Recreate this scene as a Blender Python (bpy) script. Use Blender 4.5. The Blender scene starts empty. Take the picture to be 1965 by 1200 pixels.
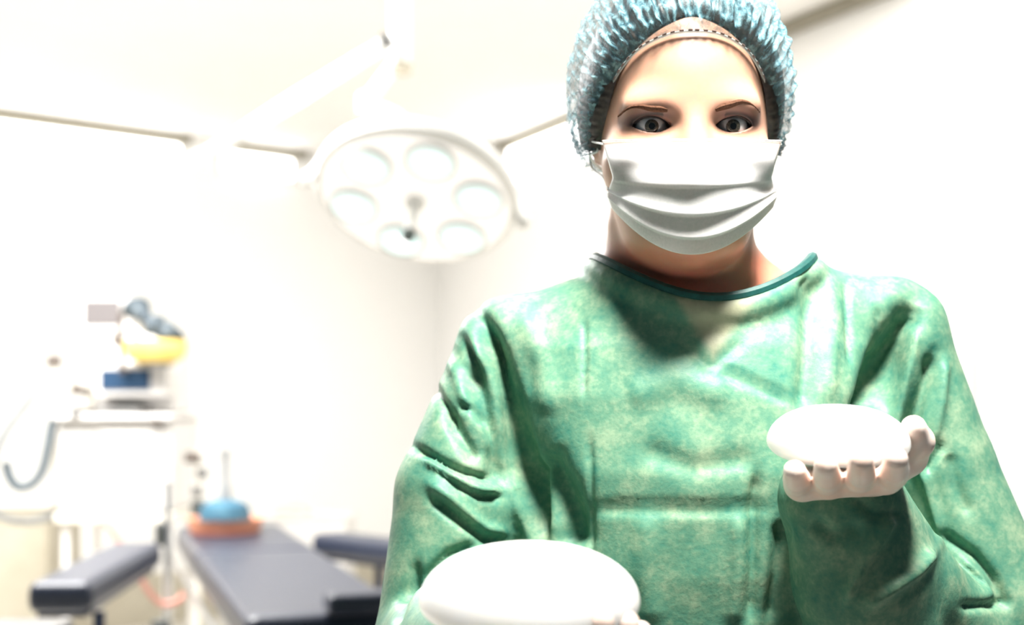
import bpy, bmesh, math, random
import numpy as np
from mathutils import Vector, Matrix

random.seed(7)
rng = np.random.default_rng(7)
scene = bpy.context.scene
C = scene.collection
PI = math.pi

# ------------------------------------------------------------------ camera, world, key light, exposure
F, CX, HY, ZC = 2600.0, 982.5, 760.0, 1.34          # focal length in px (1965 wide), optical centre, horizon row, eye height
cam_d = bpy.data.cameras.new('camera'); cam = bpy.data.objects.new('camera', cam_d); C.objects.link(cam)
cam.location = (0, 0, ZC); cam.rotation_euler = (PI/2, 0, 0)
cam_d.sensor_width = 36.0; cam_d.lens = 36.0*F/1965.0
cam_d.shift_y = (HY-600.0)/1965.0
cam_d.clip_start = 0.05; cam_d.clip_end = 60
cam_d.dof.use_dof = True; cam_d.dof.focus_distance = 1.0; cam_d.dof.aperture_fstop = 4.3
scene.camera = cam

world = bpy.data.worlds.new('world'); scene.world = world; world.use_nodes = True
bg = world.node_tree.nodes['Background']
bg.inputs[0].default_value = (0.52, 0.85, 1.0, 1); bg.inputs[1].default_value = 0.095

def area(name, loc, target, size, power, col, size_y=None):
    d = bpy.data.lights.new(name, 'AREA'); d.energy = power; d.color = col; d.size = size
    if size_y: d.shape = 'RECTANGLE'; d.size_y = size_y
    o = bpy.data.objects.new(name, d); C.objects.link(o); o.location = loc
    o.rotation_euler = (Vector(target)-Vector(loc)).to_track_quat('-Z', 'Y').to_euler()
    return o
area('ceiling_key_light', (0.27, 0.48, 2.84), (0.15, 1.1, 1.40), 0.36, 13.2, (1.0, 0.955, 0.885)).data.spread = math.radians(50)
area('added_room_fill', (-1.7, 4.1, 2.84), (-1.7, 4.1, 0.0), 2.0, 350, (1.0, 0.985, 0.965))  # unseen light added above the view to whiten the background
area('added_side_fill', (0.9, 4.2, 2.84), (0.9, 4.2, 0.0), 1.2, 34, (1.0, 0.985, 0.955))  # added out of view, brightens the surgical lamp and right wall

vs = scene.view_settings
vs.view_transform = 'Standard'; vs.look = 'None'; vs.gamma = 1.0; vs.use_curve_mapping = False
vs.exposure = 0.0
scene.cycles.use_denoising = True
scene.cycles.max_bounces = 8

def W(px, py, Y):
    return np.array([(px-CX)/F*Y, Y, ZC+(HY-py)/F*Y])
def onz(px, py, z):                                   # point of that height seen at a pixel
    Y = F*(ZC-z)/(py-HY)
    return W(px, py, Y)

# ------------------------------------------------------------------ materials
def mat(name, col, rough=0.5, spec=0.5, metal=0.0, **kw):
    m = bpy.data.materials.new(name); m.use_nodes = True
    p = m.node_tree.nodes['Principled BSDF']
    p.inputs['Base Color'].default_value = (*col, 1); p.inputs['Roughness'].default_value = rough
    p.inputs['Specular IOR Level'].default_value = spec; p.inputs['Metallic'].default_value = metal
    for k, v in kw.items():
        p.inputs[k.replace('_', ' ')].default_value = v
    return m
def nd(m, t, **kw):
    n = m.node_tree.nodes.new(t)
    for k, v in kw.items(): setattr(n, k, v)
    return n
def lk(m, a, b): m.node_tree.links.new(a, b)
def P(m): return m.node_tree.nodes['Principled BSDF']
def noise(m, scale, detail=3, rough=0.5, vec=None):
    t = nd(m, 'ShaderNodeTexNoise'); t.inputs['Scale'].default_value = scale
    t.inputs['Detail'].default_value = detail; t.inputs['Roughness'].default_value = rough
    if vec is None:
        tc = nd(m, 'ShaderNodeTexCoord'); vec = tc.outputs['Object']
    lk(m, vec, t.inputs['Vector']); return t
def ramp(m, fac, stops):
    r = nd(m, 'ShaderNodeValToRGB'); e = r.color_ramp.elements
    while len(e) < len(stops): e.new(0.5)
    for i, (p, c) in enumerate(stops): e[i].position = p; e[i].color = (*c, 1)
    lk(m, fac, r.inputs[0]); return r
def bump(m, h, strength, dist=0.002):
    b = nd(m, 'ShaderNodeBump'); b.inputs['Strength'].default_value = strength; b.inputs['Distance'].default_value = dist
    lk(m, h, b.inputs['Height']); lk(m, b.outputs[0], P(m).inputs['Normal']); return b
def speckled(name, c1, c2, scale, rough, bstr=0.1, **kw):
    m = mat(name, c1, rough, **kw); n = noise(m, scale)
    r = ramp(m, n.outputs['Fac'], [(0.3, c1), (0.7, c2)]); lk(m, r.outputs[0], P(m).inputs['Base Color'])
    bump(m, n.outputs['Fac'], bstr); return m
def emit(name, col, s):
    m = mat(name, col, 0.4); P(m).inputs['Emission Color'].default_value = (*col, 1); P(m).inputs['Emission Strength'].default_value = s
    return m

M = {}
M['wall'] = speckled('wall_paint', (0.90, 0.89, 0.87), (0.92, 0.91, 0.89), 30, 0.6, 0.03)
M['ceil'] = speckled('ceiling_paint', (0.90, 0.88, 0.85), (0.92, 0.90, 0.87), 4, 0.8, 0.02)
M['floor'] = speckled('floor_vinyl', (0.58, 0.55, 0.49), (0.62, 0.59, 0.53), 9, 0.35, 0.03)
M['taupe'] = speckled('taupe_trim', (0.27, 0.245, 0.185), (0.31, 0.285, 0.22), 20, 0.5, 0.05)
M['beige'] = speckled('beige_panel', (0.46, 0.42, 0.33), (0.50, 0.46, 0.37), 12, 0.5, 0.04)
M['door'] = speckled('door_laminate', (0.84, 0.825, 0.80), (0.86, 0.845, 0.82), 8, 0.4, 0.03)
M['strip'] = emit('light_strip', (1.0, 0.99, 0.97), 6.5)
M['white'] = speckled('white_plastic', (0.72, 0.70, 0.68), (0.76, 0.74, 0.72), 15, 0.35, 0.03)
M['cream'] = speckled('cream_plastic', (0.74, 0.70, 0.62), (0.78, 0.74, 0.66), 15, 0.4, 0.03)
M['steel'] = speckled('brushed_steel', (0.62, 0.63, 0.64), (0.70, 0.71, 0.72), 60, 0.3, 0.05, metal=1.0)
M['grey'] = speckled('grey_plastic', (0.10, 0.098, 0.095), (0.13, 0.128, 0.125), 30, 0.5, 0.05)
M['dark'] = speckled('dark_plastic', (0.035, 0.04, 0.04), (0.05, 0.055, 0.05), 30, 0.5, 0.05)
M['brown'] = speckled('brown_plastic', (0.07, 0.052, 0.042), (0.10, 0.08, 0.065), 30, 0.5, 0.05)
M['navy'] = speckled('navy_vinyl', (0.022, 0.027, 0.045), (0.028, 0.034, 0.055), 40, 0.32, 0.015, spec=0.5)
M['navymetal'] = speckled('navy_metal', (0.008, 0.018, 0.05), (0.012, 0.022, 0.06), 40, 0.3, 0.03)
M['greyscreen'] = emit('grey_screen', (0.13, 0.118, 0.118), 0.2)
M['bluescreen'] = emit('blue_screen', (0.016, 0.045, 0.095), 0.3)
M['yellow'] = speckled('yellow_plastic', (0.86, 0.60, 0.14), (0.90, 0.68, 0.20), 12, 0.4, 0.04)
M['slate'] = speckled('slate_fabric', (0.03, 0.045, 0.06), (0.07, 0.09, 0.10), 25, 0.6, 0.2)
M['orange'] = speckled('orange_plastic', (0.90, 0.36, 0.20), (0.93, 0.42, 0.25), 12, 0.4, 0.04)
M['blue'] = speckled('blue_cloth', (0.018, 0.075, 0.13), (0.04, 0.14, 0.20), 18, 0.6, 0.2)
M['hose'] = speckled('hose_plastic', (0.055, 0.075, 0.09), (0.085, 0.11, 0.125), 30, 0.45, 0.05)
M['hosepale'] = speckled('pale_hose_plastic', (0.20, 0.21, 0.215), (0.26, 0.27, 0.275), 30, 0.45, 0.05)
M['redhose'] = speckled('red_rubber', (0.50, 0.20, 0.16), (0.58, 0.28, 0.22), 30, 0.5, 0.05)
M['peach'] = speckled('peach_cloth', (0.80, 0.55, 0.42), (0.84, 0.62, 0.5), 20, 0.7, 0.2)
M['lamp'] = speckled('lamp_enamel', (0.90, 0.89, 0.86), (0.92, 0.91, 0.88), 10, 0.35, 0.03)
M['lampface'] = speckled('lamp_face', (0.88, 0.85, 0.80), (0.90, 0.87, 0.83), 10, 0.35, 0.03)
P(M['lampface']).inputs['Emission Color'].default_value = (1.0, 0.95, 0.9, 1); P(M['lampface']).inputs['Emission Strength'].default_value = 0.6
M['lens'] = emit('lamp_lens', (0.74, 0.93, 0.91), 0.75)
M['lenscore'] = emit('lamp_led', (1.0, 1.0, 1.0), 2.2)
M['knob'] = speckled('knob_rubber', (0.03, 0.05, 0.045), (0.05, 0.07, 0.06), 30, 0.5, 0.05)

# ------------------------------------------------------------------ mesh helpers
ORG = {}
def tag(o, label=None, cat=None, group=None, kind=None):
    if label: o['label'] = label
    if cat: o['category'] = cat
    if group: o['group'] = group
    if kind: o['kind'] = kind
    return o
def thing(name, loc, label, cat, group=None):
    o = bpy.data.objects.new(name, None); C.objects.link(o); o.location = loc; o.empty_display_size = 0.1
    ORG[o.name] = Vector(loc); tag(o, label, cat, group); return o
def meshobj(name, verts, faces, m, parent=None, origin=None, smooth=True):
    """world-space vertices; the object sits at `origin`, or in its parent's frame"""
    org = ORG[parent.name] if parent is not None else Vector(origin if origin is not None else (0, 0, 0))
    v = np.asarray(verts, dtype=np.float64)-np.array(org)
    me = bpy.data.meshes.new(name); me.from_pydata(v.tolist(), [], [tuple(f) for f in faces]); me.update()
    if smooth: me.polygons.foreach_set('use_smooth', [True]*len(me.polygons))
    me.materials.append(m)
    o = bpy.data.objects.new(name, me); C.objects.link(o)
    if parent is not None: o.parent = parent
    else: o.location = org
    ORG[o.name] = org
    return o

class MB:
    def __init__(s): s.v = []; s.f = []; s.wn = False
    def add(s, v, f):
        k = len(s.v); s.v += [tuple(map(float, p)) for p in v]; s.f += [tuple(i+k for i in q) for q in f]; return s
    def frame_box(s, c, ax, ay, az, hx, hy, hz, r=0.0):
        """bevelled box: centre, three unit axes, half sizes"""
        bm = bmesh.new(); bmesh.ops.create_cube(bm, size=2.0)
        for v in bm.verts: v.co = Vector((v.co.x*hx, v.co.y*hy, v.co.z*hz))
        s.wn = s.wn or r > 0
        if r > 0: bmesh.ops.bevel(bm, geom=bm.edges[:]+bm.verts[:], offset=r, segments=3, affect='EDGES', profile=0.5)
        c, ax, ay, az = map(np.array, (c, ax, ay, az)); bm.verts.index_update()
        v = [c+ax*p.co.x+ay*p.co.y+az*p.co.z for p in bm.verts]; f = [[q.index for q in g.verts] for g in bm.faces]
        bm.free(); return s.add(v, f)
    def box(s, x0, x1, y0, y1, z0, z1, r=0.0, rz=0.0):
        a, b = math.cos(rz), math.sin(rz)
        return s.frame_box(((x0+x1)/2, (y0+y1)/2, (z0+z1)/2), (a, b, 0), (-b, a, 0), (0, 0, 1), abs(x1-x0)/2, abs(y1-y0)/2, abs(z1-z0)/2, r)
    def tube(s, pts, rad, n=12, caps=True, flat=1.0):
        pts = [Vector(p) for p in pts]; k = len(pts)
        rads = rad if hasattr(rad, '__len__') else [rad]*k
        t0 = (pts[1]-pts[0]).normalized(); up = Vector((0, 0, 1)) if abs(t0.z) < 0.9 else Vector((1, 0, 0))
        a = t0.cross(up).normalized(); V = []; Fc = []
        for i, p in enumerate(pts):
            t = (pts[min(i+1, k-1)]-pts[max(i-1, 0)]).normalized()
            a = (a-t*a.dot(t)).normalized(); b = t.cross(a)
            for j in range(n):
                th = 2*PI*j/n; V.append(p+(a*math.cos(th)+b*math.sin(th)*flat)*rads[i])
        for i in range(k-1):
            for j in range(n): Fc.append((i*n+j, i*n+(j+1) % n, (i+1)*n+(j+1) % n, (i+1)*n+j))
        if caps: Fc.append(tuple(range(n))[::-1]); Fc.append(tuple((k-1)*n+j for j in range(n)))
        return s.add(V, Fc)
    def lathe(s, base, axis, prof, n=32):
        """profile of (radius, height along axis)"""
        ax = Vector(axis).normalized(); up = Vector((0, 0, 1)) if abs(ax.z) < 0.9 else Vector((1, 0, 0))
        a = ax.cross(up).normalized(); b = ax.cross(a); base = Vector(base); V = []; Fc = []
        for r, h in prof:
            for j in range(n):
                th = 2*PI*j/n; V.append(base+ax*h+(a*math.cos(th)+b*math.sin(th))*max(r, 1e-5))
        for i in range(len(prof)-1):
            for j in range(n): Fc.append((i*n+j, (i+1)*n+j, (i+1)*n+(j+1) % n, i*n+(j+1) % n))
        Fc.append(tuple(range(n))); Fc.append(tuple((len(prof)-1)*n+j for j in range(n))[::-1])
        return s.add(V, Fc)
    def build(s, name, m, parent=None, origin=None, smooth=True, autosmooth=True):
        o = meshobj(name, s.v, s.f, m, parent, origin, smooth)
        if smooth and autosmooth:
            try:
                me = o.data; bm = bmesh.new(); bm.from_mesh(me)
                bmesh.ops.recalc_face_normals(bm, faces=bm.faces[:])
                for e in bm.edges:
                    if len(e.link_faces) == 2 and e.calc_face_angle(0) > 0.75: e.smooth = False
                bm.to_mesh(me); bm.free()
            except Exception: pass
        if s.wn: w_ = o.modifiers.new('flat_faces', 'WEIGHTED_NORMAL'); w_.keep_sharp = True; w_.weight = 100
        return o
def curve(pts, n=40):
    """Catmull-Rom through points"""
    p = np.array(pts, float); p = np.vstack([2*p[0]-p[1], p, 2*p[-1]-p[-2]]); out = []
    m = len(p)-3
    for i in range(m):
        for t in np.linspace(0, 1, max(2, n//m), endpoint=(i == m-1)):
            a, b, c, d = p[i:i+4]
            out.append(0.5*((2*b)+(-a+c)*t+(2*a-5*b+4*c-d)*t*t+(-a+3*b-3*c+d)*t**3))
    return np.array(out)

# ------------------------------------------------------------------ room shell
H = 2.90
corner = np.array([-0.51, 9.35]); dl = np.array([-1.45, -1.26]); dl /= np.linalg.norm(dl)
dr = np.array([1.34, -2.94]); dr /= np.linalg.norm(dr)
def inward(d, ref):
    n = np.array([-d[1], d[0]]); return n if np.dot(ref-corner, n) > 0 else -n
ref = np.array([-1.0, 4.0]); nl, nr = inward(dl, ref), inward(dr, ref)
def wallbox(d, n, s0, s1, z0, z1, depth0, depth1, r=0.0):
    c = corner+d*(s0+s1)/2+n*(depth0+depth1)/2
    return MB().frame_box((c[0], c[1], (z0+z1)/2), (d[0], d[1], 0), (n[0], n[1], 0), (0, 0, 1), (s1-s0)/2, abs(depth1-depth0)/2, (z1-z0)/2, r)
def struct(o): o['kind'] = 'structure'; return o
LL, LR = 9.0, 7.2
struct(wallbox(dl, nl, -0.3, LL, 0, H, -0.12, 0).build('wall_left', M['wall'], smooth=False))
struct(wallbox(dr, nr, -0.3, LR, 0, H, -0.12, 0).build('wall_right', M['wall'], smooth=False))
struct(MB().box(-9, 7, -1.2, 10.5, -0.1, 0).build('floor', M['floor'], smooth=False))
struct(MB().box(-9, 7, 1.9, 10.5, H, H+0.1).build('ceiling', M['ceil'], smooth=False))
def s_at(d, n, px):                                   # distance along a wall where that column of pixels meets it
    k = (px-CX)/F; return (k*corner[1]-corner[0])/(d[0]-k*d[1])
# taupe ceiling rails and the lit strips under them
for i, (d, n, a, b) in enumerate([(dl, nl, s_at(dl, nl, 362), LL), (dl, nl, s_at(dl, nl, 585), s_at(dl, nl, 445)), (dr, nr, s_at(dr, nr, 965), s_at(dr, nr, 1110)), (dr, nr, s_at(dr, nr, 1500), LR)]):
    struct(wallbox(d, n, a, b, H-0.055, H, 0.0, 0.05, 0.006).build('trim_%d' % (i+1), M['taupe']))
struct(wallbox(dl, nl, 0.0, LL, 0, 0.30, 0.0, 0.02, 0.004).build('baseboard_left', M['beige']))
struct(wallbox(dr, nr, 0.0, LR, 0, 0.12, 0.0, 0.02, 0.004).build('baseboard_right', M['beige']))
def strip(d, n, a, b, label, h=0.20):
    c = corner+d*(a+b)/2
    t = thing('wall_light', (c[0], c[1], H-0.06-h), label, 'light', 'strip lights under the ceiling rail')
    wallbox(d, n, a, b, H-0.06-h, H-0.06, 0.0, 0.02).build('backplate', M['white'], t)
    wallbox(d, n, a+0.02, b-0.02, H-0.045-h, H-0.075, 0.02, 0.05, 0.01).build('diffuser', M['strip'], t)
strip(dl, nl, s_at(dl, nl, 345), s_at(dl, nl, -260), 'long bright strip light under the ceiling rail at far left')
strip(dl, nl, s_at(dl, nl, 560), s_at(dl, nl, 420), 'short bright strip light left of the surgical lamp', 0.15)
strip(dr, nr, s_at(dr, nr, 985), s_at(dr, nr, 1160), 'bright strip light between the surgical lamp and the blue cap', 0.24)
# door in the right wall
da, db = s_at(dr, nr, 1868), s_at(dr, nr, 1868)+1.15
dm = wallbox(dr, nr, da, db, 0.0, 2.36, 0.0, 0.03, 0.004).build('door_1', M['door']); struct(dm)
wallbox(dr, nr, da-0.0, da+0.05, 0, 2.42, 0.03, 0.05, 0.004).build('door_frame', M['white'], dm)
wallbox(dr, nr, da+0.05, db, 2.36, 2.42, 0.0, 0.05, 0.004).build('door_frame', M['white'], dm)
wallbox(dr, nr, da+0.12, db-0.06, 0.12, 0.90, 0.03, 0.036, 0.002).build('kick_plate', M['beige'], dm)

# ------------------------------------------------------------------ surgical lamp and its ceiling arms
YL = 3.9
base = W(760, 150, YL+0.25)
lampc = W(798, 385, YL)
lt = thing('surgical_lamp', tuple(W(760, -170, YL+0.25)), 'round surgical lamp with pale blue lenses on ceiling arms', 'lamp')
nrm = np.array([-0.13, -0.52, -0.84]); nrm /= np.linalg.norm(nrm)
e1 = np.cross(nrm, (0, 1, 0.3)); e1 /= np.linalg.norm(e1); e2 = np.cross(nrm, e1)
MB().lathe(lampc, -nrm, [(0.02, 0.0), (0.275, 0.0), (0.295, 0.006), (0.302, 0.02), (0.295, 0.045), (0.23, 0.075), (0.12, 0.095), (0.02, 0.10)], 64).build('housing', M['lamp'], lt)
MB().lathe(lampc, nrm, [(0.02, 0.0), (0.10, 0.006), (0.115, 0.004), (0.27, 0.003), (0.275, -0.004)], 48).build('face_plate', M['lampface'], lt)
for k in range(6):
    th = 2*PI*k/6+0.38
    c = lampc+(e1*math.cos(th)+e2*math.sin(th))*0.19+nrm*0.003
    lens = MB().lathe(c, nrm, [(0.066, 0.0), (0.066, 0.008), (0.058, 0.013), (0.03, 0.017), (0.005, 0.018)], 28).build('lens', M['lens'], lt)
    MB().lathe(c+nrm*0.014, nrm, [(0.026, 0.0), (0.026, 0.006), (0.012, 0.009), (0.002, 0.010)], 20).build('led', M['lenscore'], lens)
    MB().lathe(c, nrm, [(0.066, -0.002), (0.073, -0.002), (0.073, 0.012), (0.067, 0.014), (0.066, 0.010)], 28).build('bezel', M['white'], lens)
hd = MB().lathe(lampc, nrm, [(0.03, 0.0), (0.03, 0.02), (0.016, 0.03), (0.015, 0.10), (0.018, 0.115)], 20).build('handle', M['lamp'], lt)
MB().lathe(lampc+nrm*0.115, nrm, [(0.019, 0.0), (0.021, 0.012), (0.017, 0.026), (0.004, 0.031)], 20).build('grip_tip', M['knob'], hd)
# yoke arch over the dish, arms, column
yk = [lampc+e1*0.31*math.cos(a)*1.0-nrm*0.33*math.sin(a)*0.62 for a in np.linspace(0, PI, 20)]
MB().tube(yk, 0.013, 10).build('yoke', M['lamp'], lt)
for sg in (-1, 1):
    MB().lathe(lampc+e1*0.30*sg, e1*sg, [(0.022, 0), (0.024, 0.02), (0.018, 0.03), (0.003, 0.031)], 16).build('pivot', M['lamp'], lt)
top = lampc-nrm*0.33*0.62
j1 = W(702, 198, YL+0.2); j2 = W(768, 110, YL+0.25)
MB().tube([top, (top+j1)/2+np.array([0, 0, 0.03]), j1], 0.017, 12).build('lower_arm', M['lamp'], lt)
MB().tube([j1, j2], 0.020, 12).build('upper_arm', M['lamp'], lt)
MB().lathe(j1-np.array([0, 0, 0.03]), (0, 0, 1), [(0.024, 0), (0.026, 0.01), (0.026, 0.05), (0.02, 0.06)], 16).build('joint', M['cream'], lt)
colb = W(768, 130, YL+0.25)
MB().tube([colb, (colb[0], colb[1], H)], 0.032, 20).build('column', M['lamp'], lt)
MB().lathe(colb-np.array([0, 0, 0.02]), (0, 0, 1), [(0.03, 0.0), (0.037, 0.005), (0.037, 0.03), (0.032, 0.035)], 20).build('collar', M['beige'], lt)
MB().lathe((colb[0], colb[1], H-0.09), (0, 0, 1), [(0.04, 0.0), (0.12, 0.03), (0.14, 0.09)], 28).build('canopy', M['lamp'], lt)
s0 = W(742, 82, YL+0.2); s1 = W(560, 195, YL+0.05); s2 = W(385, 305, YL-0.1)
sa = MB().tube([s0, s1], [0.020, 0.024], 12).tube([s1, s2], [0.024, 0.018], 12).build('spring_arm', M['lamp'], lt)
MB().lathe(s0-np.array([0, 0.045, 0]), (0, 1, 0), [(0.004, 0.0), (0.02, 0.003), (0.022, 0.02), (0.02, 0.06), (0.004, 0.062)], 16).build('pivot_cap', M['grey'], sa)
MB().lathe(s2-np.array([0, 0.03, 0]), (0, 1, 0), [(0.004, 0.0), (0.022, 0.003), (0.024, 0.02), (0.022, 0.055), (0.004, 0.058)], 16).build('end_cap', M['lamp'], sa)

# ------------------------------------------------------------------ operating table
ZT = 0.82
td = np.array([-0.305, 0.952, 0.0]); ts = np.array([0.952, 0.305, 0.0]); up = np.array([0, 0, 1.0])
A = onz(337, 1010, ZT); B = onz(480, 1198, ZT); R_ = onz(735, 1130, ZT)
wid = float(np.dot(R_-B, ts)); leng = float(np.dot(A-B, td))
O = B                                                   # near-left corner of the mattress top
def tp(s, t, z=0.0): return O+ts*s+td*t+up*z
def tbox(s0, s1, t0, t1, z0, z1, r):
    c = tp((s0+s1)/2, (t0+t1)/2, (z0+z1)/2); return MB().frame_box(c, ts, td, up, (s1-s0)/2, (t1-t0)/2, (z1-z0)/2, r)
pc = tp(wid/2, leng*0.45)
ot = thing('operating_table', (pc[0], pc[1], 0), 'navy padded operating table beside the green gown', 'table')
tbox(0, wid, 0.10, leng*0.62, -0.10, 0.0, 0.03).build('seat_pad', M['navy'], ot)
tbox(0, wid, leng*0.62+0.004, leng, -0.10, 0.0, 0.03).build('back_pad', M['navy'], ot)
tbox(0.02, wid-0.02, 0.12, leng-0.02, -0.125, -0.10, 0.004).build('pad_frame', M['steel'], ot)
for s in (-0.022, wid+0.022):
    tbox(s-0.006, s+0.006, 0.2, leng-0.1, -0.130, -0.105, 0.003).build('side_rail', M['steel'], ot)
tbox(wid*0.28, wid*0.72, leng*0.36, leng*0.60, -0.64, -0.125, 0.02).build('column', M['steel'], ot)
tbox(wid*0.28, wid*0.85, leng*0.12, leng*0.86, -ZT, -0.64, 0.03).build('base', M['cream'], ot)
tbox(0.02, wid-0.02, -0.36, 0.09, -0.19, -0.13, 0.018).build('leg_section', M['navy'], ot)

bl = onz(625, 1180, ZT)
bb = MB().frame_box(bl+ts*0.10+up*0.026, ts, td, up, 0.10, 0.05, 0.026, 0.014)
tag(bb.build('bolster', M['navy'], None, tuple(bl+ts*0.10)), 'small navy bolster lying on the near end of the table', 'cushion')

def armboard(name, p0, p1, w, label, legp, legname_z0=0.0):
    p0, p1 = np.array(p0), np.array(p1); ax = (p1-p0); L = np.linalg.norm(ax); ax /= L; ay = np.cross(up, ax)
    c = (p0+p1)/2
    t = thing(name, (legp[0], legp[1], 0), label, 'armboard', 'armboards of the operating table')
    MB().frame_box(c-up*0.042, ax, ay, up, L/2, w/2, 0.042, 0.028).build('pad', M['navy'], t)
    MB().frame_box(c-up*0.090, ax, ay, up, L/2-0.03, w/2-0.02, 0.006, 0.002).build('board', M['navymetal'], t)
    MB().tube([(legp[0], legp[1], p0[2]-0.094), (legp[0], legp[1], 0.02)], 0.016, 14).build('post', M['navymetal'], t)
    MB().lathe((legp[0], legp[1], 0), up, [(0.11, 0), (0.11, 0.012), (0.03, 0.025), (0.018, 0.04)], 24).build('foot', M['navymetal'], t)
za = 0.86
a0 = onz(262, 1040, za); a1 = onz(112, 1118, za)
lp = W(190, 1120, float(a1[1]+0.12))
armboard('armboard', a0, a1, 0.165, 'navy padded armboard on a post left of the table', lp)
b0 = onz(600, 1022, ZT)+ts*0.05; b1 = b0+np.array([0.42, -0.42, 0])
lp2 = W(727, 1080, float(b1[1]+0.22))
armboard('armboard', b0, b1, 0.15, 'navy padded armboard between the table and the green sleeve', lp2)

# things on and around the table
oc = tp(wid*0.5-0.02, leng-0.10, 0.0)
oc = onz(432, 1024, ZT)
tr = thing('instrument_tray', tuple(oc), 'orange shallow tray at the head of the operating table', 'tray')
MB().lathe(oc, up, [(0.02, 0.0), (0.115, 0.0), (0.13, 0.012), (0.142, 0.055), (0.146, 0.058), (0.139, 0.056), (0.126, 0.016), (0.11, 0.008), (0.005, 0.007)], 40).build('basin', M['orange'], tr)
MB().lathe(oc, up, [(0.119, 0.0), (0.123, 0.0), (0.132, 0.010), (0.128, 0.012)], 40).build('foot_ring', M['redhose'], tr)
bc = oc+up*0.0085
bt = thing('breathing_mask', tuple(bc), 'blue cushioned mask with a grey stalk in the orange tray', 'medical mask')
MB().lathe(bc, up, [(0.02, 0.0), (0.085, 0.0), (0.10, 0.02), (0.096, 0.07), (0.085, 0.10), (0.05, 0.115), (0.02, 0.12)], 32).build('cushion', M['blue'], bt)
MB().lathe(bc+up*0.118, up, [(0.026, 0.0), (0.022, 0.04), (0.014, 0.07), (0.012, 0.16), (0.017, 0.165), (0.017, 0.19), (0.003, 0.191)], 20).build('stalk', M['hosepale'], bt)
# clamp pole at the table's head
cp = tp(0.06, leng+0.07); cpx = (cp[0], cp[1])
cp = onz(377, 1006, ZT); 
ct = thing('clamp_pole', (cp[0]-0.02, cp[1]+0.12, 0), 'slim pale pole with dark clamps behind the orange tray', 'pole')
bx, by = cp[0]-0.02, cp[1]+0.12
def zpx(py, Y): return ZC+(HY-py)/F*Y
MB().tube([(bx, by, 0.03), (bx, by, zpx(862, by))], 0.012, 12).build('rod', M['cream'], ct)
MB().lathe((bx, by, 0), up, [(0.065, 0), (0.065, 0.03), (0.03, 0.045), (0.014, 0.06)], 24).build('base', M['steel'], ct)
for py, hw, hh, m, dx in [(975, 0.026, 0.032, 'dark', 0.0), (941, 0.018, 0.02, 'grey', -0.004), (908, 0.02, 0.022, 'grey', 0.016), (878, 0.032, 0.022, 'brown', -0.022)]:
    z = zpx(py, by); MB().box(bx+dx-hw, bx+dx+hw, by-0.03, by+0.02, z-hh, z+hh, 0.008).build('clamp', M[m], ct)
# infusion stand left of the table
iy = 4.75; ix = W(321, 1000, iy)[0]
it = thing('infusion_stand', (ix, iy, 0), 'thin steel stand between the table and the left armboard', 'stand')
MB().tube([(ix, iy, 0.05), (ix, iy, zpx(925, iy))], 0.013, 12).build('pole', M['steel'], it)
for k in range(5):
    a = 2*PI*k/5
    MB().tube([(ix, iy, 0.07), (ix+0.07*math.cos(a), iy+0.07*math.sin(a), 0.055), (ix+0.12*math.cos(a), iy+0.12*math.sin(a), 0.03)], [0.016, 0.013, 0.010], 8).build('leg', M['grey'], it)
    MB().lathe((ix+0.12*math.cos(a), iy+0.12*math.sin(a), 0), up, [(0.015, 0), (0.024, 0.008), (0.024, 0.03), (0.012, 0.04)], 12).build('caster', M['dark'], it)
z = zpx(1025, iy); MB().box(ix-0.036, ix-0.004, iy-0.035, iy+0.02, z-0.04, z+0.04, 0.01).build('clamp', M['dark'], it)
z = zpx(1205, iy); MB().box(ix-0.05, ix+0.012, iy-0.035, iy+0.02, z-0.03, z+0.03, 0.01).build('clamp', M['dark'], it)
rh = [W(268, 1105, 4.6), W(285, 1135, 4.62), W(312, 1160, 4.66), W(345, 1152, 4.68), W(350, 1140, 4.7)]
rh = [it.location+Vector((0, 0, 0))]*0 + rh
MB().tube(curve(rh, 30), 0.010, 8).build('hose', M['redhose'], it)

# ------------------------------------------------------------------ anaesthesia machine
YM = 5.6; u = YM/F
def mp(px, py, dy=0.0):
    p = W(px, py, YM); p[1] += dy; return p
def mbox(x0, x1, y0, y1, d0, d1, r=0.01):
    a, b = mp(x0, y0), mp(x1, y1); return MB().box(a[0], b[0], YM+d0, YM+d1, b[2], a[2], r)
mt = thing('anaesthesia_machine', (mp(220, 900)[0], YM+0.2, 0), 'white wheeled anaesthesia machine behind the left armboard', 'medical machine')
body = mbox(112, 330, 806, 985, 0.0, 0.5, 0.02).build('cabinet', M['white'], mt)
for y0, y1 in [(822, 872), (878, 925), (931, 978)]:
    dw = mbox(190, 322, y0, y1, -0.015, 0.0, 0.006).build('drawer', M['white'], body)
    mbox(228, 285, y0+10, y0+16, -0.03, -0.015, 0.003).build('handle', M['cream'], body)
mbox(118, 182, 830, 975, -0.012, 0.0, 0.006).build('side_panel', M['white'], mt)
mbox(105, 335, 985, 1004, -0.02, 0.52, 0.01).build('plinth', M['cream'], mt)
for x in (122, 318):
    for d in (0.03, 0.45):
        a = mp(x, 1000, d); MB().tube([(a[0], a[1], a[2]), (a[0], a[1], 0.11)], 0.018, 10).build('leg', M['white'], mt)
        MB().lathe((a[0]-0.02, a[1], 0.055), (1, 0, 0), [(0.02, 0), (0.054, 0.004), (0.055, 0.036), (0.02, 0.04)], 18).build('wheel', M['grey'], mt)
mbox(108, 335, 795, 806, -0.06, 0.5, 0.008).build('worktop', M['white'], mt)
mbox(128, 322, 640, 795, 0.14, 0.45, 0.02).build('upper_housing', M['white'], mt)
vb = mbox(176, 318, 698, 762, 0.02, 0.14, 0.012).build('display_unit', M['white'], mt)
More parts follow.
